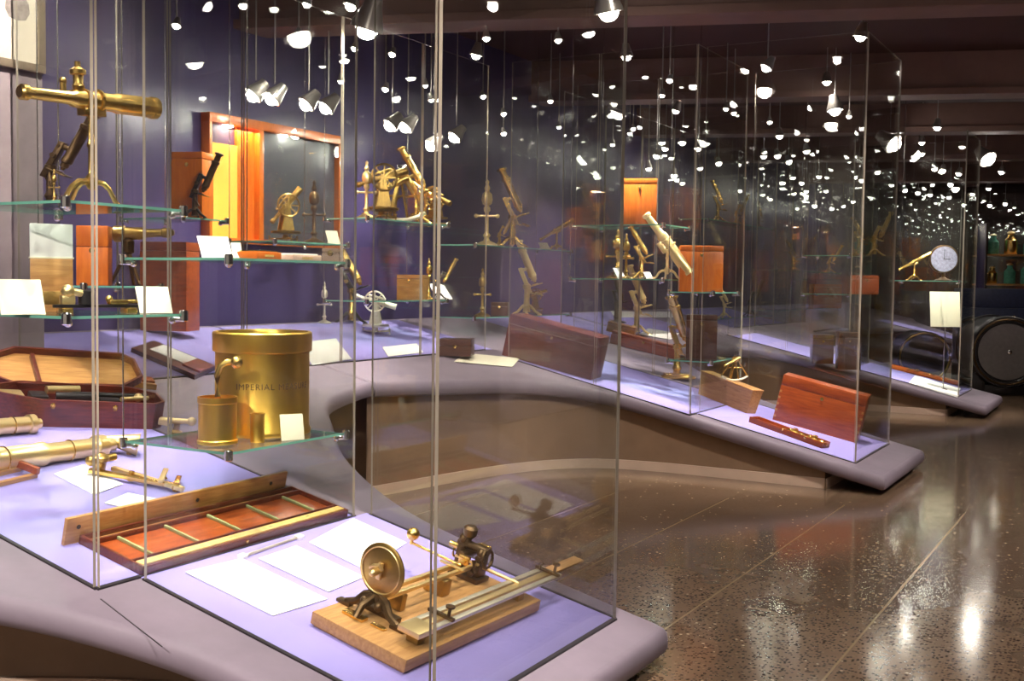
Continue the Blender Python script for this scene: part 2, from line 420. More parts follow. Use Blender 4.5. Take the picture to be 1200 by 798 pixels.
display_table(13.65, 15.2, 11.6, 17.3, 'third plum sloping display table, a tray of tools at its tip',
              [rect(-4.7, -3.2, uG0 - .1, uG1 - .1), rect(-3.19, vG, uG0, uG1), rect(V_WALL + .1, SP, 11.65, 13.4), rect(V_WALL + .1, SP, 14.8, 17.2)])
display_table(22.3, 23.6, 17.3, 25.6, 'farthest plum sloping display table, seen through rows of glass',
              [rect(-4.7, -1.9, 22.5, 23.4)])

# ---------------------------------------------------------------- glass cases
def pane(parent, a, b, ztop=PANE_TOP, lift=0.004, t=0.012, name='glass_pane', zb=None):
    """upright pane between two (v, u) points standing on the slope"""
    a, b = Vector(a), Vector(b); d = (b - a).normalized(); n = Vector((-d.y, d.x)) * (t / 2)
    q = [a + n, a - n, b - n, b + n]
    z = [(deckz(p.x) + lift if zb is None else zb) for p in q]
    vs = [(p.x, p.y, zz) for p, zz in zip(q, z)] + [(p.x, p.y, ztop) for p in q]
    mb = MB()
    mb.use(0).raw(vs, [(1, 2, 6, 5), (3, 0, 4, 7)])
    mb.use(1).raw(vs, [(0, 1, 5, 4), (2, 3, 7, 6), (4, 5, 6, 7), (0, 3, 2, 1)])
    bmesh.ops.remove_doubles(mb.bm, verts=list(mb.bm.verts), dist=1e-5)
    return mb.build(name, [GLASS, EDGE], parent, None, False)
def channel(mb, a, b, w=0.016, h=0.006):
    a, b = Vector(a), Vector(b); d = (b - a).normalized(); n = Vector((-d.y, d.x)) * (w / 2)
    q = [a + n, a - n, b - n, b + n]
    vs = [(p.x, p.y, deckz(p.x)) for p in q] + [(p.x, p.y, deckz(p.x) + h) for p in q]
    return mb.raw(vs, [(0, 3, 2, 1), (4, 5, 6, 7), (0, 1, 5, 4), (1, 2, 6, 5), (2, 3, 7, 6), (3, 0, 4, 7)])
def glass_case(label, runs, ztop=PANE_TOP):
    t = thing('glass_case', label, 'glass case', UVM, 'tall glass display cases')
    mb = MB()
    for a, b in runs:
        d = (Vector(b) - Vector(a)).normalized() * 0.009
        pane(t, (a[0] + d.x, a[1] + d.y), (b[0] - d.x, b[1] - d.y), ztop)
        channel(mb, a, b)
    mb.build('base_channel', SHADOWGAP, t)
    return t
def split(a, b, n): return [((a[0] + (b[0]-a[0])*i/n, a[1] + (b[1]-a[1])*i/n), (a[0] + (b[0]-a[0])*(i+1)/n, a[1] + (b[1]-a[1])*(i+1)/n)) for i in range(n)]
def arm_case(label, v0, v1, u0, u1, n=1, close=False):
    runs = split((v0, u0), (v1, u0), n) + [((v1, u0), (v1, u1))] + split((v1, u1), (v0, u1), n)
    if close: runs.append(((v0, u1), (v0, u0)))
    return glass_case(label, runs)
_t1 = bpy.data.objects['display_table']
channel(MB(), VU(D(118, 702)), VU(D(190, 758)), .004, .0012).build('seam', SHADOWGAP, _t1)
arm_case('tall glass case at left over the mahogany box and brass telescopes', -5.3, vA, uA0, uA1, 2)
arm_case('nearest tall glass case over the dividing engine at the table tip', vA + .02, vB, uB0, uB1, 1)
arm_case('middle table glass case round the binocular microscope, upslope of the red chest', -4.75, vE0, uE0 - .14, uE1 - .12, 2)
arm_case('middle table glass case at the tip, round the red chest', vE0 + .02, vE, uE0, uE1, 1)
arm_case('third table glass case set upslope behind the tip case', -4.75, -3.2, uG0 - .12, uG1 - .12, 2)
arm_case('third table glass case at the tip over the tray of tools', -3.18, vG, uG0, uG1, 1)
arm_case('far glass case on the farthest table', -4.75, -3.2, 22.4, 23.3, 1)
arm_case('far glass case at the tip of the farthest table', -3.18, -1.95, 22.55, 23.45, 1)
def wall_case(label, u0, u1, n): return glass_case(label, split((SP, u0), (SP, u1), n))
wall_case('run of upright wall panes behind the brass measure', 4.25, 8.2, 4)
wall_case('run of upright wall panes between middle and third tables', 9.6, 13.4, 4)
wall_case('run of upright wall panes beyond the third table', 14.8, 18.4, 4)

# ---------------------------------------------------------------- ceiling spotlights
def spotlight(p, s=1.0, aim=(0, 0, -1), label=None, group=None, power=0, cone=70, strg=None):
    M = Matrix.Translation(p)
    t = thing('ceiling_spotlight', label or 'small lit spotlight on a drop rod, many standing for glass reflections', 'spotlight', M, group or ('ceiling spotlights' if not label else None))
    a = Vector(aim).normalized(); R = a.to_track_quat('-Z', 'Y').to_matrix().to_4x4()
    r = 0.055 * s
    MB().rod((0, 0, r * 1.2), (0, 0, CEIL_Z - p.z), 0.006, None, 8).build('drop_rod', LAMPBODY, t)
    hs = MB().lathe([(r*.35, r*1.5), (r*.5, r*1.45), (r*.62, r*.9), (r*1.0, -r*.2), (r*1.05, -r*.5), (r*.96, -r*.5), (r*.9, -r*.2)], 18, R, False).build('housing', LAMPBODY, t)
    MB().lathe([(r*.15, r*.35), (r*.45, r*.15), (r*.66, -r*.2), (r*.70, -r*.55), (r*.55, -r*.9), (r*.28, -r*1.08), (0.001, -r*1.12)], 18, R).build('bulb', BULB, hs)
    if power:
        L = bpy.data.lights.new('spot', 'SPOT'); L.energy = power; L.spot_size = math.radians(cone); L.spot_blend = 0.6
        L.shadow_soft_size = 0.035; L.color = (1.0, 0.90, 0.80)
        o = bpy.data.objects.new('spot', L); COL.objects.link(o); o.parent = t
        o.matrix_local = Matrix.Translation(a * (r * 1.0)) @ R
    return t
LAMP_Z = 3.3
# lamps over the tables: these light the exhibits
def over(u, v, z, tu, tv, power, cone, label, s=1.0):
    p = uv(u, v, z); q = uv(tu, tv, deckz(tv))
    return spotlight(p, s, q - p, label, None, power, cone)
over(3.35, -1.55, 3.42, 3.3, -2.35, 806, 44, 'lit spotlight above the dividing engine at the near tip', 1.0)
over(2.9, -3.1, 3.42, 3.3, -3.2, 403, 55, 'lit spotlight above the long slotted wooden tray', 1.0)
over(3.4, -4.9, 3.42, 3.25, -3.9, 403, 60, 'lit spotlight above the mahogany box at left', 1.0)
over(8.7, -2.0, 3.42, 8.9, -2.7, 806, 50, 'lit spotlight above the red chest', 1.0)
over(8.6, -3.9, 3.42, 8.9, -3.8, 961, 60, 'lit spotlight above the binocular microscope', 1.0)
over(6.2, -4.9, 3.42, 5.6, -5.5, 651, 75, 'lit spotlight over the wall deck behind the brass measure', 1.0)
over(8.0, -5.0, 3.42, 8.0, -5.6, 651, 75, 'lit spotlight over the wall deck by the leaning chest', 1.0)
over(14.0, -2.3, 3.42, 14.1, -2.5, 806, 55, 'lit spotlight above the third table tip', 1.0)
over(14.0, -4.2, 3.42, 14.1, -4.0, 651, 65, 'lit spotlight above the third table microscopes', 1.0)
over(11.5, -4.6, 3.42, 11.5, -5.5, 465, 80, 'lit spotlight over the wall deck between middle and third tables', 1.0)
over(22.9, -2.8, 3.42, 22.9, -3.0, 775, 80, 'lit spotlight above the farthest table', 1.0)
over(3.7, 0.3, 3.5, 4.6, -0.6, 372, 90, 'lit spotlight over the polished floor in front', 1.0)
over(8.0, 0.4, 3.5, 8.6, -0.4, 372, 90, 'lit spotlight over the polished floor halfway down the aisle', 1.0)
over(9.2, .7, 3.5, 11.0, 2.4, 900, 85, 'added unseen spotlight brightening the right concrete pillar', 1.0)  # added so the pillar's reflection shows in the nearest pane
over(3.0, -3.4, 3.42, 3.1, -4.2, 384, 62, 'lit spotlight above the brass tubes and beam compass at left', 1.0)
over(3.9, -2.4, 3.42, 3.5, -3.3, 420, 45, 'lit spotlight trained on the large brass measure', 1.0)
over(9.6, -3.0, 3.42, 8.8, -4.4, 620, 50, 'lit spotlight trained on the orange boxes', 1.0)
over(5.2, -3.9, 3.42, 6.6, -5.6, 520, 70, 'lit spotlight trained on the wall shelves by the amber cabinet', 1.0)
over(1.3, -0.7, 3.5, 2.9, -3.4, 520, 46, 'added key spotlight over the aisle brightening the left shelves', 1.0)  # frontal key lamp added to brighten shelves and brass
over(6.0, 0.1, 3.5, 8.9, -3.2, 620, 48, 'added key spotlight over the aisle brightening the middle table', 1.0)  # key lamp added to lift the middle table from the front
over(5.0, -1.0, 3.5, 6.8, -5.4, 620, 50, 'added key spotlight over the notch brightening the wall shelves', 1.0)  # added key lamp, brightens the wall-side shelves
over(11.5, 0.1, 3.5, 14.3, -2.8, 620, 48, 'added key spotlight over the aisle brightening the third table', 1.0)  # another added key lamp, for the third table
over(-1.2, -2.0, 3.5, 2.0, -3.3, 1000, 52, 'added unseen spotlight beside the camera brightening the near table edge', 1.0)  # out of view, added to brighten the floor and fascia at lower left
pp = uv(3.3, -3.6, 3.62); spotlight(pp, .9, uv(3.9, -5.4, 2.7) - pp, 'added spotlight brightening the framed picture on the concrete pillar', None, 420, 60)  # lamp added only to brighten the picture
# wide fill lamps added to brighten the whole room
for (hu, hv, hp) in [(1.0, -1.6, 320), (4.8, -.2, 110), (6.2, -2.6, 110), (9.5, -.3, 110), (11.6, -3.0, 110), (14.5, -.4, 120), (17.0, -3.0, 120), (21.0, -1.5, 150), (24, -4, 120), (0.6, -4.4, 200)]:
    spotlight(uv(hu, hv, 3.62), 0.95, (0, 0, -1), 'added wide fill lamp close under the ceiling', 'added fill lamps', hp * .5, 165)
# wall washers in a row along the purple wall
for i, (x, y) in enumerate([(300, 108), (322, 112), (362, 119), (385, 123), (460, 144), (478, 146), (508, 168), (535, 158)]):
    p = at_v(x, y, -5.5)
    spotlight(p, 1.25, EV * -0.40 - EU * 0.55 + EZ * -0.75, 'lit wall washer in the row along the purple wall', 'wall washers', 34 if i % 2 == 0 else 0, 120)
# the big ones
spotlight(at_z(432, 25, 3.25), 2.0, (-.3, .2, -1), 'largest lit spotlight at upper left, beam tilted to the left', None)
spotlight(at_z(712, 6, 3.3), 1.7, (0.2, .2, -1), 'big lit spotlight hanging at the top of the nearest glass edge', None)
spotlight(at_z(1043, 166, 3.3), 2.3, (.6, -.6, -.6), 'big lit spotlight behind the tip case of the middle table', None)
spotlight(at_z(1155, 184, 3.3), 2.2, (.3, -.6, -.6), 'big lit spotlight at right above the dark drum', None)
spotlight(at_z(978, 125, 3.35), 1.5, (.1, -.1, -1), 'lit spotlight hanging left of the narrow glass strip', None)
small = [(207, 28), (285, 5), (350, 40), (360, 3), (416, 55), (460, 62), (400, 93), (452, 103), (498, 98), (570, 43), (566, 112), (590, 132),  # many of these lamps stand for reflections in the glass
         (785, 93), (776, 110), (851, 126), (860, 131), (742, 150), (750, 148), (738, 155), (800, 165), (902, 142), (945, 175), (995, 135),
         (895, 181), (911, 181), (924, 188), (1080, 178), (1105, 198), (1124, 202), (1095, 196), (1028, 200), (654, 45), (645, 117), (505, 115), (718, 168), (780, 172),
         (655, 147), (590, 155), (818, 172), (770, 181), (1114, 215), (1174, 200), (1010, 210), (960, 205), (940, 213), (968, 222), (930, 225), (945, 223), (1045, 215), (1060, 222),
         (1076, 225), (1090, 227), (1112, 230), (955, 240), (975, 243), (988, 240), (1000, 235), (842, 190), (820, 195), (760, 195), (790, 204), (1140, 226), (1160, 240), (1178, 238)]
for (x, y) in small:
    p = at_z(x, y, LAMP_Z)
    if p.dot(EV) < -5.75: p = at_v(x, y, -5.6)
    if p.dot(EU) > 26: continue
    if p.dot(EU) > 28: p = at_u(x, y, 25.5)
    spotlight(p, 0.58 if p.y < 14 else 0.95, (rnd.uniform(-.3, .3), rnd.uniform(-.4, .1), -1))
# ================================================================ BUILDERS FOR THE EXHIBITS
def camM(p, deg=0): return frame(p, Vector((1, 0, 0)), EZ) @ RZ(deg)      # upright, x to the right
def frameD(a, b, lift=0.0):
    """frame lying on the sloping top: origin at pixel a, x towards pixel b; returns frame and length"""
    p, q = D(*a, lift), D(*b, lift)
    return frame(p, q - p, N_DECK), (q - p).length
def px2m(p): return p.y / F_PX

def rack(label, u0, u1, v0, v1, levels, rods=True, zb=None):
    """glass shelves between four thin steel rods, v1 = front edge"""
    t = thing('glass_shelf_rack', label, 'glass shelves', UVM, 'hung glass shelves')
    for z in levels:
        mb = MB(); mb.use(0)
        vs = [(v0, u0, z - .010), (v1, u0, z - .010), (v1, u1, z - .010), (v0, u1, z - .010), (v0, u0, z), (v1, u0, z), (v1, u1, z), (v0, u1, z)]
        mb.use(0).raw(vs, [(0, 3, 2, 1), (4, 5, 6, 7)]).use(1).raw(vs, [(0, 1, 5, 4), (1, 2, 6, 5), (2, 3, 7, 6), (3, 0, 4, 7)])
        bmesh.ops.remove_doubles(mb.bm, verts=list(mb.bm.verts), dist=1e-5)
        mb.build('shelf', [SHELFGLASS, GREENEDGE], t, None, False)
    e = 0.012
    for (v, u) in ((v0 - e, u0 - e), (v1 + e, u0 - e), (v1 + e, u1 + e), (v0 - e, u1 + e)):
        if v < v1: MB().rod((v, u, min(levels) - .03), (v, u, CEIL_Z), 0.003, None, 8).build('rod', STEEL, t)
        for z in levels:
            su = 1 if u < (u0 + u1) / 2 else -1
            sv = 1 if v < (v0 + v1) / 2 else -1
            MB().lathe([(.012, z - .030), (.017, z - .026), (.017, z + .010), (.012, z + .014)], 14, MT(v, u, 0)).rod((v, u, z - .02), (v + sv * .03, u + su * .03, z - .02), .010, .013, 10).ball((v + sv * .03, u + su * .03, z - .024), .015, 12).build('clamp', CHROME, t)
    return t

def leaning_card(M, w, h, label, mat=CARD, tilt=68, group=None, lines=0):
    t = thing('label_card', label, 'card', M @ RZ(38), group)
    tilt -= 8
    R = RX(tilt)
    MB().box(0, 0, 0, w, h, .004, .001, R @ MT(0, h / 2, 0)).build('card_face', mat, t)
    a = math.radians(tilt)
    MB().at(MT(0, 0, 0)).raw([(-w*.15, h*.75*math.cos(a)+.003, h*.75*math.sin(a)), (w*.15, h*.75*math.cos(a)+.003, h*.75*math.sin(a)), (w*.15, h*.75*math.cos(a)+.05, 0), (-w*.15, h*.75*math.cos(a)+.05, 0),
                              (-w*.15, h*.75*math.cos(a)+.006, h*.75*math.sin(a)), (w*.15, h*.75*math.cos(a)+.006, h*.75*math.sin(a)), (w*.15, h*.75*math.cos(a)+.053, 0), (-w*.15, h*.75*math.cos(a)+.053, 0)],
                             [(0, 1, 2, 3), (7, 6, 5, 4), (0, 4, 5, 1), (1, 5, 6, 2), (2, 6, 7, 3), (3, 7, 4, 0)]).build('prop', mat, t)
    return t

def sheet(a, b, c, label, mat=PAPER, group=None, name='paper_sheet', lift=.006, t=.003):
    """flat sheet: pixel corners a->b along one side, a->c along the other"""
    M, w = frameD(a, b, lift)
    q = M.inverted() @ D(*c, lift)
    mb = MB().raw([(0, 0, 0), (w, 0, 0), (w + q.x, q.y, 0), (q.x, q.y, 0), (0, 0, t), (w, 0, t), (w + q.x, q.y, t), (q.x, q.y, t)],
                  [(3, 2, 1, 0), (4, 5, 6, 7), (0, 1, 5, 4), (1, 2, 6, 5), (2, 3, 7, 6), (3, 0, 4, 7)])
    o = mb.build(name, mat, None, M, False)
    return tag(o, label, 'paper', group)

def wooden_chest(M, w, d, h, mat, label, cat='chest', lid=0.25, corners=True, handle=False, group=None, joints=False):
    """closed chest: x width, y depth, origin at front-left bottom"""
    t = thing('wooden_chest', label, cat, M, group)
    zb = h * (1 - lid)
    body = MB().box(w/2, d/2, 0, w, d, zb - .002, .004).build('body', mat, t)
    MB().box(w/2, d/2, zb, w, d, h - zb, .006).build('lid', mat, t)
    if corners:
        mb = MB()
        for x in (0, w):
            for i in range(5):
                mb.box(x + (-.0095 if x else .0095), .0095, h * (.08 + .135 * i), .020, .020, h * .05, .001)
        mb.build('corner_joint' if joints else 'corner_mount', HONEY if joints else BRASS, t)
    MB().lathe([(.012, 0), (.014, .003), (.006, .006), (.006, .008)], 14, MT(w/2, -.0005, zb * .9) @ RX(90)).build('lock_plate', BRASS, body)
    if handle:
        MB().tube([(w*.35, d/2, h), (w*.36, d/2, h+.03), (w*.5, d/2, h+.042), (w*.64, d/2, h+.03), (w*.65, d/2, h)], .006).build('handle', BRASS, t)
    return t

def microscope(M, H, label, tilt=-25, mat=BRASS, dark=False, twin=False, cat='microscope', group=None, base='tripod'):
    """height H, tube leaning in the x-z plane; origin on what it stands on"""
    t = thing('microscope', label, cat, M @ Matrix.Diagonal((1.18, 1.35, 1, 1)), group, H)
    m2 = BLACK if dark else mat
    if base == 'tripod':
        mb = MB()
        for k in range(3):
            a = math.radians(90 + 120 * k)
            c, s = math.cos(a), math.sin(a)
            mb.tube([(0, 0, .13), (.05*c, .05*s, .12), (.11*c, .11*s, .05), (.17*c, .17*s, .016)], [.022, .020, .016, .014]).lathe([(.024, 0), (.026, .008), (.018, .02)], 12, MT(.17*c, .17*s, 0))
        mb.build('foot', m2, t)
    elif base == 'block':
        MB().box(0, 0, 0, .34, .26, .035, .008).box(0, 0, .035, .26, .18, .02, .006).build('foot', m2, t)
    else:
        MB().lathe([(.17, 0), (.175, .012), (.15, .03), (.06, .045), (.04, .06)], 24).build('foot', m2, t)
    MB().lathe([(.045, .04), (.036, .09), (.05, .12), (.034, .15), (.030, .34), (.046, .36), (.046, .40), (.028, .42)], 18).build('pillar', mat, t)
    R = MT(0, 0, .40) @ RY(tilt)
    MB().at(R).box(0, 0, -.12, .05, .07, .36, .008).box(.05, 0, .18, .12, .06, .045, .008).build('limb', m2, t)
    MB().at(R).box(.09, 0, -.04, .17, .14, .014, .004).ring((.09, 0, -.02), (0, 0, 1), .03, .006, 16, 6).build('stage', m2, t)
    for dy in ((-.055, .055) if twin else (0,)):
        Mx = R @ MT(.10, 0, 0) @ RX(-9 if dy > 0 else (9 if dy < 0 else 0))
        MB().at(Mx).lathe([(.014, .005), (.02, .03), (.034, .035), (.034, .07), (.046, .08), (.046, .12), (.042, .13), (.042, .42), (.05, .43), (.05, .46), (.036, .47), (.036, .55), (.054, .56), (.054, .58), (.03, .59)], 20).build('tube', mat, t)
    MB().at(R).rod((-.005, -.055, .1), (-.005, .055, .1), .022, None, 14).rod((-.005, -.045, .2), (-.005, .045, .2), .013, None, 12).build('focus_knob', mat, t)
    MB().at(R).ring((.09, 0, -.16), (1, .2, 1), .045, .007, 20, 6).rod((.09, 0, -.16), (.094, .001, -.156), .042, None, 20).rod((.01, 0, -.115), (.05, 0, -.15), .007).build('mirror', mat, t)
    return t

def table_telescope(M, L, H, label, tilt=0, yaw=0, mat=BRASS, cat='telescope', group=None, claw=True, finder=True, fat=.064):
    """brass tube of length L on a pillar of height H with three cabriole legs"""
    t = thing('table_telescope', label, cat, M, group)
    r = L * fat
    leg_h = H * .24
    for k in range(3):
        a = math.radians((178, 4, 90)[k]); c, s = math.cos(a), math.sin(a)
        lr = H * .40
        MB().tube([(0.01*c, 0.01*s, leg_h), (lr*.35*c, lr*.35*s, leg_h*.98), (lr*.55*c, lr*.55*s, leg_h*.75), (lr*.72*c, lr*.72*s, leg_h*.3), (lr*.88*c, lr*.88*s, leg_h*.10), (lr*c, lr*s, .010)], [.011, .011, .010, .009, .009, .011]).lathe([(.014, 0), (.015, .006), (.008, .014)], 12, MT(lr*c, lr*s, 0)).build('leg', mat, t)
    MB().lathe([(.012, leg_h - .03), (.022, leg_h - .015), (.024, leg_h + .015), (.013, leg_h + .03), (.012, H * .55), (.017, H*.57), (.017, H*.6), (.012, H*.62), (.012, H - r*1.6), (.018, H - r*1.5), (.018, H - r)], 20).build('pillar', mat, t)
    R = MT(0, 0, H) @ RZ(yaw) @ RY(tilt)
    MB().at(R).turned((-L*.5, 0, 0), (L*.5, 0, 0), [(r*.5, 0), (r*.72, .012), (r*.72, .05), (r*.5, .06), (r*.55, .1), (r*.62, .34), (r*.8, .36), (r*.86, .38), (r*.86, .66), (r*.95, .68), (r, .70), (r*1.0, .96), (r*1.12, .965), (r*1.12, 1)], 26).build('tube', mat, t)
    MB().at(R).box(0, 0, -r*1.5, L*.16, r*1.2, r*.8, .004).ring((L*.05, 0, 0), (1, 0, 0), r*1.0, r*.16, 22, 6).ring((-L*.05, 0, 0), (1, 0, 0), r*.9, r*.16, 22, 6).build('saddle', mat, t)
    if finder:
        MB().at(R).lathe([(r*.5, r*.8), (r*.6, r*1.2), (r*.45, r*1.5), (r*.5, r*2.2), (r*.75, r*2.3), (r*.75, r*2.7), (r*.3, r*3.0), (r*.28, r*3.5)], 16, MT(-L*.09, 0, 0)).build('finial_knob', mat, t)
        MB().at(R).rod((-L*.2, 0, r*.5), (-L*.2, 0, r*1.45), r*.3).ball((-L*.2, 0, r*1.5), r*.36, 12).build('focus_knob', mat, t)
    return t

def theodolite(M, H, label, mat=OLDBRASS, tilt=15, cat='theodolite', group=None):
    t = thing('theodolite', label, cat, M, group, H)
    mb = MB()
    for k in range(3):
        a = math.radians(30 + 120*k); c, s = math.cos(a), math.sin(a)
        mb.box(0, 0, .05, .42, .05, .03, .006, RZ(30 + 120*k) @ MT(.10, 0, 0)).lathe([(.03, 0), (.032, .012), (.012, .02), (.012, .1), (.026, .105), (.026, .12)], 12, MT(.3*c, .3*s, 0))
    mb.build('levelling_base', mat, t)
    MB().lathe([(.06, .07), (.05, .14), (.26, .16), (.27, .175), (.27, .20), (.24, .205), (.06, .21), (.06, .24)], 32).build('horizontal_circle', mat, t)
    for s in (-1, 1):
        MB().raw([(-.12, s*.11-.015, .22), (.12, s*.11-.015, .22), (.03, s*.11-.015, .66), (-.03, s*.11-.015, .66), (-.12, s*.11+.015, .22), (.12, s*.11+.015, .22), (.03, s*.11+.015, .66), (-.03, s*.11+.015, .66)],
                 [(0, 1, 2, 3), (7, 6, 5, 4), (0, 4, 5, 1), (1, 5, 6, 2), (2, 6, 7, 3), (3, 7, 4, 0)]).build('standard', mat, t)
    MB().rod((0, -.17, .66), (0, .17, .66), .022).build('axle', mat, t)
    mb = MB().ring((0, -.15, .66), (0, 1, 0), .20, .018, 32, 6)
    for k in range(4): mb.box(0, -.15, -.012, .38, .012, .024, 0, MT(0, 0, .66) @ RY(45*k))
    mb.build('vertical_circle', mat, t)
    R = MT(0, 0, .66) @ RY(tilt)
    MB().at(R).turned((-.42, 0, 0), (.42, 0, 0), [(.03, 0), (.045, .02), (.045, .08), (.032, .1), (.036, .3), (.05, .32), (.05, .6), (.055, .62), (.06, .97), (.066, .975), (.066, 1)], 22).build('telescope', mat, t)
    MB().at(R).rod((-.18, 0, .09), (.18, 0, .09), .022).rod((-.14, 0, .03), (-.14, 0, .09), .01).rod((.14, 0, .03), (.14, 0, .09), .01).build('spirit_level', mat, t)
    return t

def sextant(M, R_, label, mat=BRASS, cat='sextant', group=None):
    """frame in the x-z plane, pivot on top, arc below"""
    t = thing('sextant', label, cat, M, group, R_)
    arc = [(math.sin(math.radians(a)) * 1.0, 0, 1.04 - math.cos(math.radians(a)) * 1.0) for a in range(-34, 35, 4)]
    MB().tube(arc, .045, 8).build('arc', SILVER if mat is BRASS else mat, t)
    mb = MB()
    for a in (-34, 34, -8, 10):
        x, z = math.sin(math.radians(a)), 1.04 - math.cos(math.radians(a)); mb.rod((0, 0, 1.04), (x, 0, z), .035, .03, 8)
    mb.rod((-.3, 0, .55), (.3, 0, .55), .025, None, 8).build('frame', mat, t)
    MB().box(0, -.06, -.95, .09, .02, .98, .01, MT(0, 0, 1.04) @ RY(14)).build('index_arm', mat, t)
    MB().turned((-.5, -.12, .62), (.15, -.12, .95), [(.05, 0), (.07, .05), (.05, .1), (.06, .6), (.08, .62), (.08, 1)], 16).build('telescope', mat, t)
    MB().box(.02, -.1, 1.04, .2, .02, .18, .01).box(.38, -.1, .6, .02, .14, .16, .01).build('mirror', CHROME, t)
    MB().tube([(-.12, .05, .4), (-.12, .2, .42), (.1, .22, .6), (.14, .05, .66)], .03).build('handle', DARKWOOD, t)
    return t

def turned_column(M, H, label, mat=BRASS, name='brass_column_gauge', cat='gauge', group=None):
    t = thing(name, label, cat, M, group, H)
    MB().lathe([(.16, 0), (.17, .02), (.12, .05), (.05, .08), (.035, .12), (.06, .16), (.03, .2), (.028, .5), (.05, .53), (.05, .57), (.03, .6)], 22).build('stem', mat, t)
    MB().lathe([(.03, .6), (.07, .63), (.085, .70), (.07, .78), (.03, .82), (.045, .86), (.02, .92), (.03, .96), (.001, 1.0)], 22).build('finial', mat, t)
    MB().rod((-.16, 0, .45), (.16, 0, .45), .018).ball((.16, 0, .45), .032, 12).ball((-.16, 0, .45), .032, 12).build('cross_arm', mat, t)
    return t

def tool_tray(M, w, d, h, label, mat=REDWOOD, tools=5, cat='instrument tray', group=None):
    """open shallow tray with small brass tools lying in it (the tools fixed in their slots)"""
    t = thing('instrument_tray', label, cat, M, group)
    b = .008
    mb = MB().box(w/2, d/2, 0, w, d, h*.45, .002).box(w/2, b/2, 0, w, b, h, .002).box(w/2, d - b/2, 0, w, b, h, .002).box(b/2, d/2, 0, b, d, h, .002).box(w - b/2, d/2, 0, b, d, h, .002)
    mb.build('tray', mat, t)
    return t
def tray_tools(M, w, d, h, n, lab, seed=1, span=(0.0, 1.0)):
    r = random.Random(seed)
    for k in range(n):
        x = w * (span[0] + (span[1] - span[0]) * (k + .5) / n); L = .08
        Mt = M @ MT(x, d/2, h*.45 + .0165) @ RZ(r.uniform(-35, 35)) @ Matrix.Scale(1.7, 4)
        o = thing('brass_fitting', lab, 'fitting', Mt, lab.split(',')[0] + ' set')
        kind = k % 3
        if kind == 0: MB().turned((0, -L/2, 0), (0, L/2, 0), [(.006, 0), (.009, .1), (.005, .15), (.005, .6), (.009, .65), (.009, 1)], 14).build('barrel', BRASS, o)
        elif kind == 1: MB().lathe([(.009, -.009), (.02, -.006), (.02, .004), (.012, .008), (.012, .018), (.006, .02)], 16).build('cap', BRASS, o)
        else: MB().ring((0, 0, 0), (0, 0, 1), .016, .005, 18, 6).rod((.016, 0, 0), (.05, 0, 0), .005).build('ring', BRASS, o)
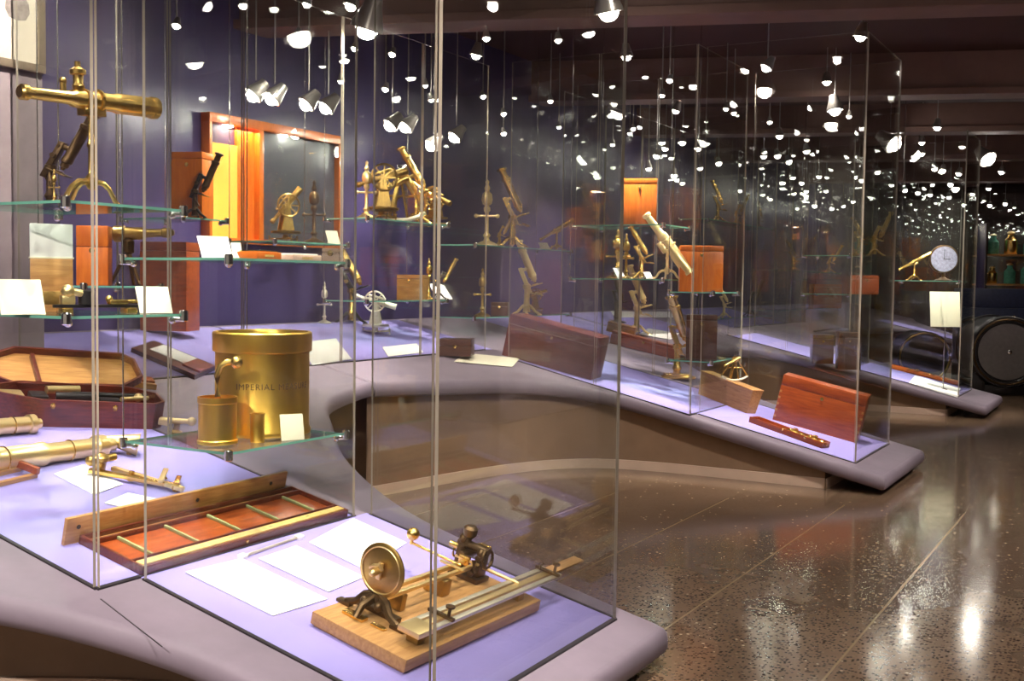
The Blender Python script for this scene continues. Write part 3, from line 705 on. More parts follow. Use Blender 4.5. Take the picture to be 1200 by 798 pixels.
# ================================================================ FIRST TABLE
# ---- dividing engine on its oak board (nearest exhibit)
def dividing_engine():
    cL, cN, cR = D(354, 743), D(470, 794), D(624, 722)
    ay = (cR - cN).normalized(); ax = ay.cross(N_DECK).normalized()
    w = (cN - cL).dot(ax) + .025; lu = .845
    M = frame(cN - ax * w + ay * .012, ax, N_DECK); Mi = M.inverted()
    t = thing('dividing_engine', 'brass and steel dividing engine on an oak board at the near table tip', 'scientific instrument', M)
    T = .056
    MB().box(w/2, lu/2, .012, w, lu, T - .012, .004).box(w/2, lu/2, 0, w - .02, lu - .02, .012, .002).build('board', OAK, t)
    L = lambda x, y, z=0.0: Mi @ D(x, y, 0) if z == 0 else Mi @ (D(x, y, z))
    # divided disc on its bronze cradle: face looks along -y
    foot = L(437, 722, T); fx, fy = foot.x, foot.y
    zc, R = T + .168, .094
    disc = MB().turned((fx, fy - .006, zc), (fx, fy + .008, zc), [(R*.3, 0), (R*.93, 0), (R, .25), (R, .75), (R*.95, 1)], 48).build('divided_disc', OLDBRASS, t)
    mb = MB().ring((fx, fy - .007, zc), (0, 1, 0), R*.86, .0025, 40, 6)
    mb.rod((fx, fy - .05, zc), (fx, fy, zc), .012).ball((fx, fy - .05, zc), .013, 14)
    mb.tube([(fx - .028, fy - .03, zc + .005), (fx - .012, fy - .036, zc + .02), (fx + .012, fy - .036, zc + .03), (fx + .022, fy - .03, zc + .014)], .007)
    mb.box(fx + .004, fy - .018, zc - .028, .018, .012, .06, .003).box(fx - .02, fy - .02, zc - .008, .02, .014, .016, .003)
    mb.build('index_hub', PALEBRASS, disc)
    mb = MB()
    mb.box(fx, fy, T + .052, .05, .05, .03, .01).ball((fx - .03, fy - .02, T + .05), .018, 12).ball((fx + .03, fy - .02, T + .05), .018, 12)
    for s in (-1, 1):
        mb.tube([(fx + s*.01, fy, T + .075), (fx + s*.045, fy - .005, T + .06), (fx + s*.075, fy - .01, T + .028), (fx + s*.115, fy - .012, T + .012)], [.018, .018, .014, .012])
        mb.box(fx + s*.12, fy - .012, T, .06, .03, .014, .005)
    mb.tube([(fx, fy - .01, T + .07), (fx - .01, fy - .06, T + .05), (fx - .01, fy - .085, T + .012)], [.016, .014, .012])
    mb.box(fx, fy + .03, T, .18, .03, .02, .005)
    mb.build('cradle', BRONZE, t)
    MB().box(fx - .03, fy - .062, T, .09, .035, .012, .003).box(fx + .07, fy - .055, T, .06, .022, .008, .003).build('foot_plate', BRASS, t)
    # upper twin rails behind the disc
    q = L(548, 676, T); cx, cy0 = q.x, min(q.y, lu - .06)
    for k, x in enumerate((fx - .022, fx + .022)):
        MB().box(x, (fy + cy0 - .04) / 2, T + .062, .015, cy0 - .04 - fy, .016, .003).build('upper_rail', PALEBRASS, t)
    MB().box(fx, fy + .12, T, .07, .03, .062, .005).box(fx, lu*.62, T, .09, .05, .062, .006).build('rail_post', OLDBRASS, t)
    q = L(484, 627, T + .112); bx, by = q.x, q.y
    MB().rod((fx, by, T + .074), (bx - .006, by, T + .076), .006).rod((bx, by, T + .07), (bx, by, T + .10), .007).ball((bx, by, T + .112), .026, 20).build('ball_weight', BRASS, t)
    MB().box(fx - .01, by - .05, T + .078, .11, .014, .008, .002).box(fx - .01, by + .05, T + .078, .11, .014, .008, .002).build('cross_bar', PALEBRASS, t)
    # bronze ruling carriage at the far end
    mb = MB().box(cx, cy0, T, .14, .09, .02, .006).box(cx - .045, cy0, T + .02, .03, .06, .10, .008).box(cx + .045, cy0, T + .02, .03, .06, .085, .008)
    mb.rod((cx - .07, cy0, T + .125), (cx + .07, cy0, T + .125), .016).rod((cx - .02, cy0 - .05, T + .09), (cx - .02, cy0 + .06, T + .09), .018)
    mb.ring((cx + .07, cy0, T + .1), (1, 0, .2), .035, .007, 20, 6).ball((cx - .05, cy0, T + .14), .022, 12).ball((cx + .05, cy0 - .02, T + .12), .018, 12)
    mb.lathe([(.02, T + .12), (.012, T + .15), (.026, T + .16), (.03, T + .19), (.018, T + .2)], 14, MT(cx - .03, cy0, 0))
    mb.tube([(cx + .03, cy0 - .04, T + .03), (cx + .06, cy0 - .07, T + .06), (cx + .05, cy0 - .06, T + .1)], .012)
    mb.build('carriage', BRONZE, t)
    MB().rod((cx - .1, cy0 - .012, T + .105), (cx - .03, cy0 - .012, T + .105), .012).box(cx, cy0 - .05, T + .06, .05, .012, .04, .004).box(cx + .02, cy0 + .05, T + .1, .05, .02, .03, .004).ring((cx - .075, cy0, T + .08), (1, 0, 0), .022, .005, 18, 6).build('carriage_fittings', BRASS, t)
    # long steel front rail, overhanging the board at its far end
    rx = w - .068
    y0, y1 = .10, 1.02
    for k, dx in enumerate((-.036, 0, .036)):
        MB().box(rx + dx, (y0 + y1)/2, T + .045, .022 if k != 1 else .028, y1 - y0, .012, .002).build('front_rail', SILVER if k != 1 else PALEBRASS, t)
    MB().box(rx + .006, y0 + .02, T + .042, .09, .10, .020, .003).build('scale_plate', PALEBRASS, t)
    MB().box(rx, y0 + .03, T, .05, .04, .043, .004).box(rx, lu*.9, T, .05, .04, .043, .004).build('rail_support', OLDBRASS, t)
    for y in (.26, .98):
        mb = MB().box(rx, y, T + .057, .11, .016, .012, .003).rod((rx + .03, y, T + .06), (rx + .03, y, T + .10), .006).lathe([(.016, 0), (.017, .006), (.008, .01)], 14, MT(rx + .03, y, T + .1))
        mb.tube([(rx - .03, y - .01, T + .06), (rx - .025, y - .02, T + .085), (rx - .01, y - .03, T + .095)], .004)
        mb.build('rail_clamp', BRONZE, t)
    MB().box(rx - .005, y1 + .10, T + .05, .05, .26, .010, .003).build('end_arm', OAK, t)
    MB().rod((cx + .06, cy0, T + .06), (rx, cy0 + .005, T + .058), .007).build('link_rod', PALEBRASS, t)
dividing_engine()

# ---- long slotted tray with its lid standing open behind
def slotted_tray():
    M, w = frameD((166, 676), (407, 606))             # x along the aisle, y up the slope
    d = (D(80, 641) - D(166, 676)).length
    t = thing('slotted_tray', 'long wooden slotted instrument tray with lid board standing open behind it', 'wooden tray', M)
    h, b = .036, .012
    mb = MB().box(w/2, d/2, 0, w, d, .010, .002).box(w/2, b/2, 0, w, b, h, .003).box(w/2, d - b/2, 0, w, b, h, .003).box(b/2, d/2, 0, b, d, h, .003).box(w - b/2, d/2, 0, b, d, h, .003)
    tb = mb.build('tray_body', MAHOG, t)
    MB().box(w/2, .034, .010, w - 2*b, .036, .028, .003).build('front_strip', BOXWOOD, t)
    MB().box(w/2, .075, .010, w - 2*b, .008, .024, .002).box(w/2, d - .055, .010, w - 2*b, .010, .026, .002).build('long_divider', MAHOG, t)
    MB().box(w/2, (.079 + d - .06)/2, .010, w - 2*b, d - .139, .006, .001).build('slot_bed', REDWOOD, t)
    MB().box(w/2, d - .034, .010, w - 2*b, .026, .012, .002).build('rear_strip', HONEY, t)
    for i in range(5):
        x = b + (w - 2*b) * (i + .5) / 5
        MB().box(x, (.079 + d - .06)/2, .016, .012, d - .139, .012, .002).build('cross_divider', GREENLABEL, tb)
    mb = MB()
    for i in range(4): mb.box(b + (w - 2*b) * (i + 1) / 5, .034, .0382, .018, .005, .0012)
    mb.build('scale_mark', GREENLABEL, t)
    lid = MB().box(w*.46, d + .014, 0.0, w*1.02, .016, .105, .003).build('lid', HONEY, t)
    for x in (.03 - w*.03, w*.5, w*.88): MB().lathe([(.0085, 0), (.0085, .0025)], 14, MT(x, d + .006, .066) @ RX(90)).build('lid_hole', BLACK, lid)
    MB().lathe([(.007, 0), (.008, .004), (.004, .006)], 12, MT(w*.45, 0.0, h*.6) @ RX(90)).build('stud', BRASS, tb)
slotted_tray()
sheet((217, 671), (320, 722), (283, 655), 'white paper sheet on the lavender panel, leftmost of the three before the tray')
sheet((303, 655), (385, 694), (347, 640), 'white paper sheet on the lavender panel, middle of the three before the tray')
sheet((362, 636), (428, 668), (414, 608), 'white paper sheet behind the divided disc, nearest the tray corner')
sheet((548, 583), (610, 612), (578, 570), 'pale olive sheet seen through the nearest glass, farther of two', YCARD) if False else None
def ruler():
    M, w = frameD((284, 655), (350, 632))
    t = thing('glass_rod', 'short clear rod with white end caps in front of the slotted tray', 'rod', M)
    MB().rod((0, 0, .010), (w, 0, .010), .006).build('rod', SILVER, t)
    for x in (0, w): MB().box(x, 0, 0, .035, .028, .018, .004).build('end_cap', PAPER, t)
ruler()

# ---- mahogany instrument case, open, angled ends
def sextant_case():
    M, w = frameD((50, 501), (178, 504))
    t = thing('sextant_case', 'open dark mahogany instrument case with angled ends at left, lid propped back', 'instrument case', M)
    h = .135
    prof = [(-.02, 0.0), (w, 0.0), (w + .06, .05), (w + .07, .20), (w - .05, .30), (-.06, .32), (-.26, .20), (-.22, .12)]
    k = len(prof)
    inner = [(p.x, p.y) for p in [Vector(q) for q in offset(prof, .014)]]
    vs = [(p[0], p[1], 0) for p in prof] + [(p[0], p[1], h) for p in prof] + [(p[0], p[1], h) for p in inner] + [(p[0], p[1], .05) for p in inner]
    fs = [tuple(reversed(range(k)))]
    for i in range(k):
        j = (i+1) % k; fs += [(i, j, k+j, k+i), (k+i, k+j, 2*k+j, 2*k+i), (2*k+i, 2*k+j, 3*k+j, 3*k+i)]
    fs.append(tuple(range(3*k, 4*k)))
    MB().raw(vs, fs).build('body', MAHOG, t)
    # lid hinged at the back edge, leaning away; hollow side forward
    lt = .05
    Ml = MT(-.02, .31, h) @ RX(20)
    lp = [(p[0], .30 - p[1]) for p in prof][::-1]
    lp = [(x, y) for x, y in lp]
    lin = [tuple(q) for q in offset(lp, .012)]
    vs = [(p[0], p[1], -lt) for p in lp] + [(p[0], p[1], 0) for p in lp] + [(p[0], p[1], 0) for p in lin] + [(p[0], p[1], -lt + .01) for p in lin]
    MB().at(Ml).raw(vs, fs).build('lid', MAHOG, t)
    MB().at(Ml).prism([tuple(q) for q in offset(lp, .013)], -lt + .0102, -lt + .014).build('lid_lining', HONEY, t)
    MB().at(Ml).box(.06, .14, -.038, .02, .24, .03, .003).build('lid_rib', MAHOG, t)
    mb = MB()
    for x in (.03, w*.62): mb.lathe([(.010, 0), (.011, .004), (.005, .007), (.005, .010)], 12, MT(x, -.0005, h*.82) @ RX(90)).tube([(x - .008, -.008, h*.82), (x - .006, -.010, h*.72), (x + .006, -.010, h*.72), (x + .008, -.008, h*.82)], .0022)
    mb.build('hook', BRASS, t)
    mb = MB().box(.0, .16, .05, .08, .10, .07, .01).rod((.07, .12, .12), (.26, .10, .13), .022, .018).rod((.15, .2, .11), (w, .15, .13), .014).box(w*.62, .1, .05, .10, .06, .075, .01)
    mb.build('packed_fittings', BLACK, t)
    MB().rod((.04, .19, .13), (.20, .22, .13), .020).ball((w*.9, .12, .13), .022, 12).rod((w*.7, .06, .135), (w*.98, .10, .135), .011).box(-.12, .2, .05, .12, .1, .06, .01).build('packed_brass', PALEBRASS, t)
sextant_case()

# ---- brass telescope tubes lying at the left edge
def lying_tube(a, b, r, label, prof=None, rest=None):
    pa, pb = D(*a, r), D(*b, r)
    M = frame(pa, pb - pa, N_DECK); L = (pb - pa).length
    t = thing('telescope_tube', label, 'telescope', M)
    MB().turned((0, 0, 0), (L, 0, 0), prof or [(r*.9, 0), (r, .01), (r, .05), (r*.94, .055), (r*.94, .5), (r, .51), (r, .54), (r*.82, .55), (r*.8, .86), (r*.98, .87), (r*.98, .93), (r*.5, .95), (r*.5, 1)], 28).build('tube', PALEBRASS, t)
    MB().ring((L*.3, 0, 0), (1, 0, 0), r*.98, r*.06, 28, 6).ring((L*.7, 0, 0), (1, 0, 0), r*.86, r*.06, 28, 6).build('collar', BRASS, t)
    return t
lying_tube((-60, 546), (133, 521), .052, 'long pale brass telescope tube lying in front of the mahogany case')
lying_tube((-70, 506), (47, 496), .046, 'short pale brass tube end lying beside the mahogany case')
def rest():
    M, w = frameD((-60, 585), (42, 560))
    t = thing('wooden_cradle', 'small reddish wooden cradle below the brass telescope tube', 'cradle', M)
    MB().box(w/2, 0, .0, w, .02, .022, .003).box(w/2, .09, .0, w, .02, .022, .003).build('rail', HONEY, t)
    for x in (w*.2, w - .012): MB().box(x, .045, .022, .02, .13, .03, .004).build('cross_piece', REDWOOD, t)
rest()
def horn():
    M, w = frameD((112, 530), (160, 536))
    t = thing('brass_funnel', 'pale yellow flared cone lying right of the telescope tube', 'funnel', M @ MT(0, .02, 0))
    MB().turned((-.03, 0, .06), (w, 0, .055), [(.010, 0), (.016, .06), (.014, .1), (.020, .35), (.050, .98), (.054, 1), (.050, 1), (.018, .4)], 28).build('cone', PALEBRASS, t)
    MB().lathe([(.012, 0), (.012, .02)], 12, MT(w*.8, 0, 0)).build('foot', BRASS, t)
horn()
def pantograph():
    M, w = frameD((104, 560), (208, 575))
    t = thing('beam_compass', 'folded brass drawing instrument with crossed bars behind the slotted tray', 'drawing instrument', M)
    MB().box(w*.5, .02, .018, w*1.05, .028, .018, .003, RZ(-6)).build('bar', BRASS, t)
    MB().box(w*.56, .085, .018, w*.95, .026, .018, .003, RZ(-24) @ MT(0, .03, 0)).build('bar', PALEBRASS, t)
    MB().box(w*.80, .05, .036, .022, .17, .012, .002).build('bar', PALEBRASS, t)
    MB().box(w*.97, .03, .018, .022, .15, .016, .002).build('bar', BRASS, t)
    mb = MB().lathe([(.03, 0), (.032, .01), (.02, .02), (.02, .06), (.034, .07), (.034, .085), (.012, .1)], 20, MT(.03, .05, 0))
    mb.rod((.0, .02, .07), (.08, .09, .08), .016).ball((-.005, .015, .07), .022, 14).box(.02, .10, 0, .05, .05, .05, .008)
    mb.build('pivot_head', OLDBRASS, t)
    for x, y in ((w*.98, -.02), (w*.80, .12), (w*.45, .03)): MB().lathe([(.012, 0), (.013, .006), (.007, .012), (.007, .034), (.012, .036), (.012, .046)], 14, MT(x, y, 0)).build('castor', BRASS, t)
pantograph()
sheet((63, 556), (110, 580), (98, 545), 'white sheet under the drawing instrument, left of the slotted tray')
sheet((122, 590), (170, 600), (150, 578), 'white sheet just behind the slotted tray lid')
def folder(a, b, c, label, topmat, sidemat, h=.03):
    M, w = frameD(a, b); q = M.inverted() @ D(*c)
    t = thing('specimen_tray', label, 'tray', M)
    P = lambda e: [(e, e), (w - e, e), (w + q.x - e, q.y - e), (q.x + e, q.y - e)]
    MB().prism(P(0), 0, h).build('tray', sidemat, t)
    MB().prism([(w*.08, q.y*.35), (w*.62, q.y*.35), (w*.62 + q.x*.55, q.y*.94), (w*.08 + q.x*.55, q.y*.94)], h, h + .004).build('paper', topmat, t)
    MB().prism([(w*.68, q.y*.2), (w*.95, q.y*.2), (w*.95 + q.x*.6, q.y*.85), (w*.68 + q.x*.6, q.y*.85)], h, h + .012).build('block', REDWOOD, t)
folder((153, 413), (228, 445), (180, 404), 'dark flat tray with white paper and reddish block, behind the mahogany case', PAPER, DARKWOOD)
folder((128, 450), (183, 457), (122, 442), 'honey wood tray with papers right behind the mahogany case', PAPER, HONEY)
def swivel():
    M, w = frameD((186, 505), (222, 510))
    t = thing('swivel_clamp', 'small brass swivel clamp between the mahogany case and the brass mug', 'clamp', M)
    MB().lathe([(.03, 0), (.032, .012), (.016, .02), (.014, .05)], 18, MT(w*.55, 0, 0)).build('foot', OLDBRASS, t)
    MB().rod((0, .02, .05), (w, -.01, .075), .018, .012).ball((w, -.01, .075), .022, 14).box(w*.1, .02, .03, .05, .04, .03, .006).build('jaw', PALEBRASS, t)
swivel()

# ---- glass shelves of the left case
Z1, Z2 = at_v(113, 237, -3.25).z, at_v(113, 370, -3.25).z
rack('glass shelves carrying the brass claw-foot telescope and the leaning cards', 2.55, 3.06, -3.95, -3.25, [Z2, Z1])
Z3, Z4 = at_v(310, 304, -3.15).z, at_v(320, 516, -3.15).z
rack('glass shelves with the big brass measure below and small trays above', 3.13, 3.82, -3.62, -3.06, [Z4, Z3])

def on_shelf(x, v, z):                    # point of a shelf at pixel column x
    p = at_v(x, 300, v); return Vector((p.x, p.y, z))
# telescope with claw feet
pt0, pt1 = at_v(30, 108, -3.5), at_v(187, 122, -3.5)
base = on_shelf(108, -3.5, Z1)
Lt = (pt1 - pt0).length
Ht = (at_v(108, 118, -3.5).z - Z1)
table_telescope(frame(base, EU, EZ), Lt, Ht, 'long brass telescope on a claw-foot pillar, upper shelf at left', -2.6)
# dark instrument behind it on the shelf
microscope(camM(on_shelf(60, -3.75, Z1)) , .42, 'dark bronze microscope half hidden behind the brass telescope, upper left shelf', 26, BRONZE, False, False, 'microscope', None, 'round')
turned_column(camM(on_shelf(64, -3.42, Z1)), .12, 'squat dark brass finial cup by the near foot of the telescope', OLDBRASS, 'brass_finial', 'finial')
# lower shelf
def card_at(x, v, z, w, h, label, mat=CARD, tilt=70, deg=0): return leaning_card(camM(on_shelf(x, v, z), deg), w, h, label, mat, tilt)
k = px2m(on_shelf(30, -3.4, Z2))
card_at(27, -3.45, Z2, 50*k, 47*k, 'cream card leaning at the left end of the lower shelf')
k = px2m(on_shelf(182, -3.32, Z2))
card_at(183, -3.32, Z2, 39*k, 35*k, 'pale yellow card leaning at the right end of the lower left shelf')
def block_and_box():
    p = on_shelf(60, -3.7, Z2); k = px2m(p); M = camM(p, 24)
    t = thing('wooden_stand_block', 'brown wooden block standing behind the cream card on the lower left shelf', 'wooden block', M)
    MB().box(0, 0, 0, 46*k, .12, 62*k - .0, .004).build('block', HONEY, t)
    MB().box(0, -.0605, .03, 30*k, .003, .05, .001).build('inset', OLDBRASS, t)
    p2 = p + EZ * (62*k)
    t = thing('paper_carton', 'white card carton on top of the brown wooden block, lower left shelf', 'carton', camM(p2, 24))
    MB().box(0, 0, .003, 46*k, .11, 40*k - .003, .003).build('carton', PAPER, t)
    MB().box(0, 0, 0, 46*k + .008, .118, .006, .001).build('base_flange', CARD, t)
block_and_box()
def long_instrument():
    a, b = on_shelf(62, -3.5, Z2), on_shelf(166, -3.38, Z2)
    M = frame(a, b - a, EZ); L = (b - a).length
    t = thing('optical_bench', 'low dark optical bench with brass fittings lying along the lower left shelf', 'optical bench', M)
    MB().box(L/2, 0, .022, L, .03, .012, .003).build('beam', BLACK, t)
    for x in (.04, L - .05): MB().box(x, 0, 0, .04, .08, .022, .005).build('foot', BRASS, t)
    MB().box(.05, 0, .034, .05, .04, .035, .006).ball((.05, -.01, .085), .024, 14).rod((.05, -.01, .085), (.1, -.01, .075), .014).build('eyepiece_carriage', PALEBRASS, t)
    MB().lathe([(.03, 0), (.03, .05), (.02, .055)], 18, MT(.12, -.0, .034)).build('drum', BLACK, t)
    MB().box(L*.72, 0, .034, .07, .035, .018, .004).rod((L*.6, 0, .045), (L*.95, 0, .045), .008).ball((L*.62, 0, .055), .014, 12).build('slide_carriage', BRASS, t)
long_instrument()
# instruments on the deck-side behind the left shelf
zT = at_v(165, 335, -4.4).z
rack('glass shelf behind the left case carrying the dark transit telescope and a small red box', at_v(92, 335, -4.4).dot(EU), at_v(178, 335, -4.4).dot(EU), -4.66, -4.36, [zT])
def wall_telescope():
    p = on_shelf(158, -4.47, zT); k = px2m(p); H = 62 * k
    t = thing('transit_telescope', 'dark bronze transit telescope on splayed legs, behind the left case shelves', 'telescope', camM(p))
    MB().turned((-26*k, 0, H - 2*k), (44*k, .03, H + 1*k), [(.030, 0), (.042, .04), (.042, .2), (.034, .22), (.030, .5), (.022, .55), (.020, .8), (.026, .82), (.026, .92), (.012, 1)], 24).build('tube', OLDBRASS, t)
    MB().lathe([(.02, H - .11), (.032, H - .10), (.032, H - .045), (.02, H - .03)], 18, MT(-8*k, 0, 0)).build('head', BRONZE, t)
    for a in (200, 330, 90):
        c, s = math.cos(math.radians(a)), math.sin(math.radians(a))
        MB().rod((-8*k, 0, H - .09), (-8*k + .085*c, .085*s, .006), .013, .008).build('leg', BRONZE, t)
wall_telescope()
p = on_shelf(106, -4.5, zT); k = px2m(p)
wooden_chest(camM(p + Vector((-17*k, 0, 0)), 8), 36*k, .10, 70*k, ORANGEWOOD, 'small orange-red wooden box behind the shelves, left of the dark transit telescope', 'wooden box', .35, False)
# red-brown upright cabinet behind the yellow card
p = D(205, 390)
wooden_chest(camM(p + Vector((-.19, -.16, .02)), -10), .34, .2, (390 - 288) * px2m(p), REDWOOD, 'upright red-brown wooden cabinet behind the pale yellow card', 'cabinet', .1, False)
# upper red box with microscope silhouette
uvR = uvof(at_v(215, 257, -5.3))
# ---- the brass measure, its mug and spout on the low glass shelf
def text_on_cylinder(txt, r, z, size, a0, parent, mat, M=None):
    cu = bpy.data.curves.new('lettering', 'FONT'); cu.body = txt; cu.size = size; cu.extrude = 0.0006; cu.space_character = 1.15
    o = bpy.data.objects.new('lettering_source', cu); COL.objects.link(o)
    dg = bpy.context.evaluated_depsgraph_get(); dg.update()
    me = bpy.data.meshes.new_from_object(o.evaluated_get(dg))
    bpy.data.objects.remove(o, do_unlink=True)
    bm = bmesh.new(); bm.from_mesh(me)
    bmesh.ops.subdivide_edges(bm, edges=[e for e in bm.edges if e.calc_length() > .008], cuts=2)
    for v in bm.verts:
        a = a0 + v.co.x / r; rr = r + .0006 + v.co.z
        v.co = Vector((rr * math.sin(a), -rr * math.cos(a), z + v.co.y))
    bm.to_mesh(me); bm.free(); me.materials.append(mat)
    ob = bpy.data.objects.new('lettering', me); COL.objects.link(ob); ob.parent = parent
    return ob
pm = on_shelf(308, -3.36, Z4); km = px2m(pm)
R_ = 57 * km; Hm = (at_v(308, 388, -3.36).z - Z4)
t = thing('bushel_measure', 'large cylindrical brass measure with a raised rim band and engraved letters', 'measure', camM(pm))
MB().lathe([(R_*.97, 0), (R_*.985, .006), (R_*.985, .02), (R_*.95, .03), (R_*.95, Hm*.80), (R_, Hm*.81), (R_*1.005, Hm*.82), (R_*1.005, Hm*.985), (R_*.98, Hm), (R_*.93, Hm), (R_*.91, Hm*.97), (R_*.91, .02)], 72).build('vessel', SATIN, t)
text_on_cylinder('IMPERIAL MEASURE', R_*.95, Hm*.46, .036, math.radians(-20), t, ENGRAVE)
pg = on_shelf(255, -3.28, Z4); kg = px2m(pg); rg = 23 * kg; hg = 55 * kg
t = thing('brass_mug', 'small brass measure with a bent pipe, left of the large brass measure', 'measure', camM(pg))
MB().lathe([(rg, 0), (rg*1.02, .004), (rg*1.02, .014), (rg*.96, .018), (rg*.96, hg*.86), (rg*1.0, hg*.88), (rg*1.0, hg), (rg*.9, hg), (rg*.88, .012)], 40).build('vessel', SATIN, t)
MB().tube([(rg*.2, 0, hg*.2), (-.0, 0, hg), (-.002, 0, hg*1.45), (.012, 0, hg*1.66), (.04, 0, hg*1.74), (.075, .0, hg*1.74)], .0135, 12).ball((.078, 0, hg*1.74), .026, 16).build('pipe', BRASS, t)
p = on_shelf(344, -3.085, Z4); k = px2m(p)
leaning_card(camM(p, -8), 28*k, 31*k, 'small cream label card leaning against the large brass measure', CARD, 84)
t = thing('brass_cylinder', 'short brass cylinder standing right in front of the large brass measure', 'measure', camM(on_shelf(302, -3.165, Z4)))
MB().lathe([(.030, 0), (.031, .004), (.029, .008), (.029, .11), (.031, .114), (.031, .12), (.026, .12), (.025, .01)], 28).build('vessel', SATIN, t)

# ---- upper shelf over the measure
p = on_shelf(255, -3.25, Z3); k = px2m(p)
leaning_card(camM(p, 0), 38*k, 30*k, 'white card leaning at the left end of the shelf over the brass measure', PAPER, 66)
p = on_shelf(279, -3.28, Z3)
leaning_card(camM(p, -6), 12*k, 22*k, 'narrow bright card tucked right of the white card over the measure', CARD, 70)
def small_tray(x, w_, h_, mat, label, v=-3.24, d=.12, white=True):
    p = on_shelf(x, v, Z3); k = px2m(p); M = frame(p, EU, EZ)
    t = thing('slide_tray', label, 'tray', M)
    MB().box(0, 0, 0, w_*k*1.15, d, h_*k, .004).build('tray', mat, t)
    MB().box(0, 0, h_*k, w_*k*1.0, d*.8, .006, .002).build('contents', PAPER if white else BRASS, t)
    MB().box(0, -d/2 - .0008, h_*k*.35, w_*k*.4, .0016, h_*k*.3).build('label_strip', BOXWOOD, t)
small_tray(303, 36, 9, ORANGEWOOD, 'small orange wooden tray with brass slips over the measure', white=False)
small_tray(348, 44, 7, PALEVELVET, 'low pink-lined tray of white slips over the measure')
p = on_shelf(385, -3.27, Z3)
wooden_chest(camM(p + Vector((-.03, 0, 0)), 5), 22*k, .07, 19*k, PALEVELVET, 'small pale box at the right end of the shelf over the measure', 'box', .3, False)

# ---- display case in the wall with amber backlight
def wall_cabinet():
    P = lambda x, y: at_v(x, y, V_WALL + .05)
    a, b = P(241, 155), P(396, 165)
    u0, u1 = a.dot(EU), b.dot(EU)
    zt, zb = P(300, 142).z, P(268, 285).z
    M = uv(0, 0, 0); t = thing('wall_cabinet', 'wooden framed wall cabinet, amber backlit left bay and grey right bay', 'wall cabinet', frame(uv(u0, V_WALL, zb), EU, EZ))
    w, h, dpt = u1 - u0, zt - zb, .09        # local x = u, y = -v (into the wall), so the front is at -y
    fy = -dpt/2
    f = .028
    mb = MB().box(w/2, fy, h - .07, w, dpt, .07, .004).box(w/2, fy, 0, w, dpt, .04, .004).box(f/2, fy, .04, f, dpt, h - .11, .004).box(w - f/2, fy, .04, f, dpt, h - .11, .004)
    mb.build('frame', ORANGEWOOD, t)
    xm = w*.36
    MB().box(xm, fy, .04, .05, dpt, h - .11, .003).build('mullion', ORANGEWOOD, t)
    MB().box((f + xm*.56)/2 + .02, -.02, .04, xm*.56, .03, h - .25).build('backlit_panel', AMBERPANEL, t)
    MB().box(xm*.80, -.02, .04, xm*.36, .03, h - .11).build('side_panel', ORANGEWOOD, t)
    MB().box((xm + w)/2, -.02, .04, w - xm - f, .03, h - .11).build('backboard', SMOKEGLASS, t)
    MB().box((xm + w)/2, fy - .04, h - .09, w*.25, .03, .02, .004).build('strip_light', BULB, t) if False else None
    for x in (w*.15, w*.55):
        MB().lathe([(.03, h - .085), (.04, h - .08), (.04, h - .072)], 18, MT(x, fy, 0)).build('downlight', BULB, t)
    mb = MB(); mb.use(0).box((xm + w)/2, fy - dpt/2 + .01, .04, w - xm - f, .006, h - .11).build('door_glass', [GLASS], t)
    L = bpy.data.lights.new('cabinet_light', 'AREA'); L.energy = 9; L.size = .25; L.color = (1, .55, .22)
    o = bpy.data.objects.new('cabinet_light', L); COL.objects.link(o); o.parent = t; o.location = (xm*.7, fy, h - .09)
wall_cabinet()

# ---- framed picture on the concrete pillar
def picture():
    v = -5.40
    a, b = at_v(-70, -110, v), at_v(45, 88, v)
    w, h = (b - a).dot(EU), a.z - b.z
    t = thing('framed_picture', 'framed drawing of a flask hung high on the concrete pillar', 'picture', frame(uv(a.dot(EU), -4.75, b.z), EU, EZ))
    h = 1.0; w = .80
    t.matrix_world = frame(uv(b.dot(EU) - w, -5.372, b.z), EU, EZ)
    fw = .045
    MB().box(w/2, -.02, 0, w, .04, fw, .006).box(w/2, -.02, h - fw, w, .04, fw, .006).box(fw/2, -.02, fw, fw, .04, h - 2*fw, .006).box(w - fw/2, -.02, fw, fw, .04, h - 2*fw, .006).build('frame', FRAMEGOLD, t)
    MB().box(w/2, -.010, fw, w - 2*fw, .012, h - 2*fw).build('mount', MATBOARD, t)
    cx = w*.80; cz = .26
    prof = [(.0, 0), (.05, .01), (.075, .05), (.07, .10), (.035, .15), (.028, .26), (.03, .36), (.04, .38)]
    poly = [(cx + r, z + cz) for r, z in prof] + [(cx - r, z + cz) for r, z in reversed(prof)]
    n = len(poly)
    MB().raw([(x, -.0172, z) for x, z in poly] + [(x, -.016, z) for x, z in poly], [tuple(range(n)), tuple(reversed(range(n, 2*n)))] + [(i, n+i, n+(i+1) % n, (i+1) % n) for i in range(n)]).build('drawing', SKETCH, t)
picture()

# ================================================================ SPINE: between first and second table
def M_deck_up(x, y, deg=0): return camM(D(x, y), deg)
def h_at(x, y0, y1): return (y0 - y1) * px2m(D(x, y0))
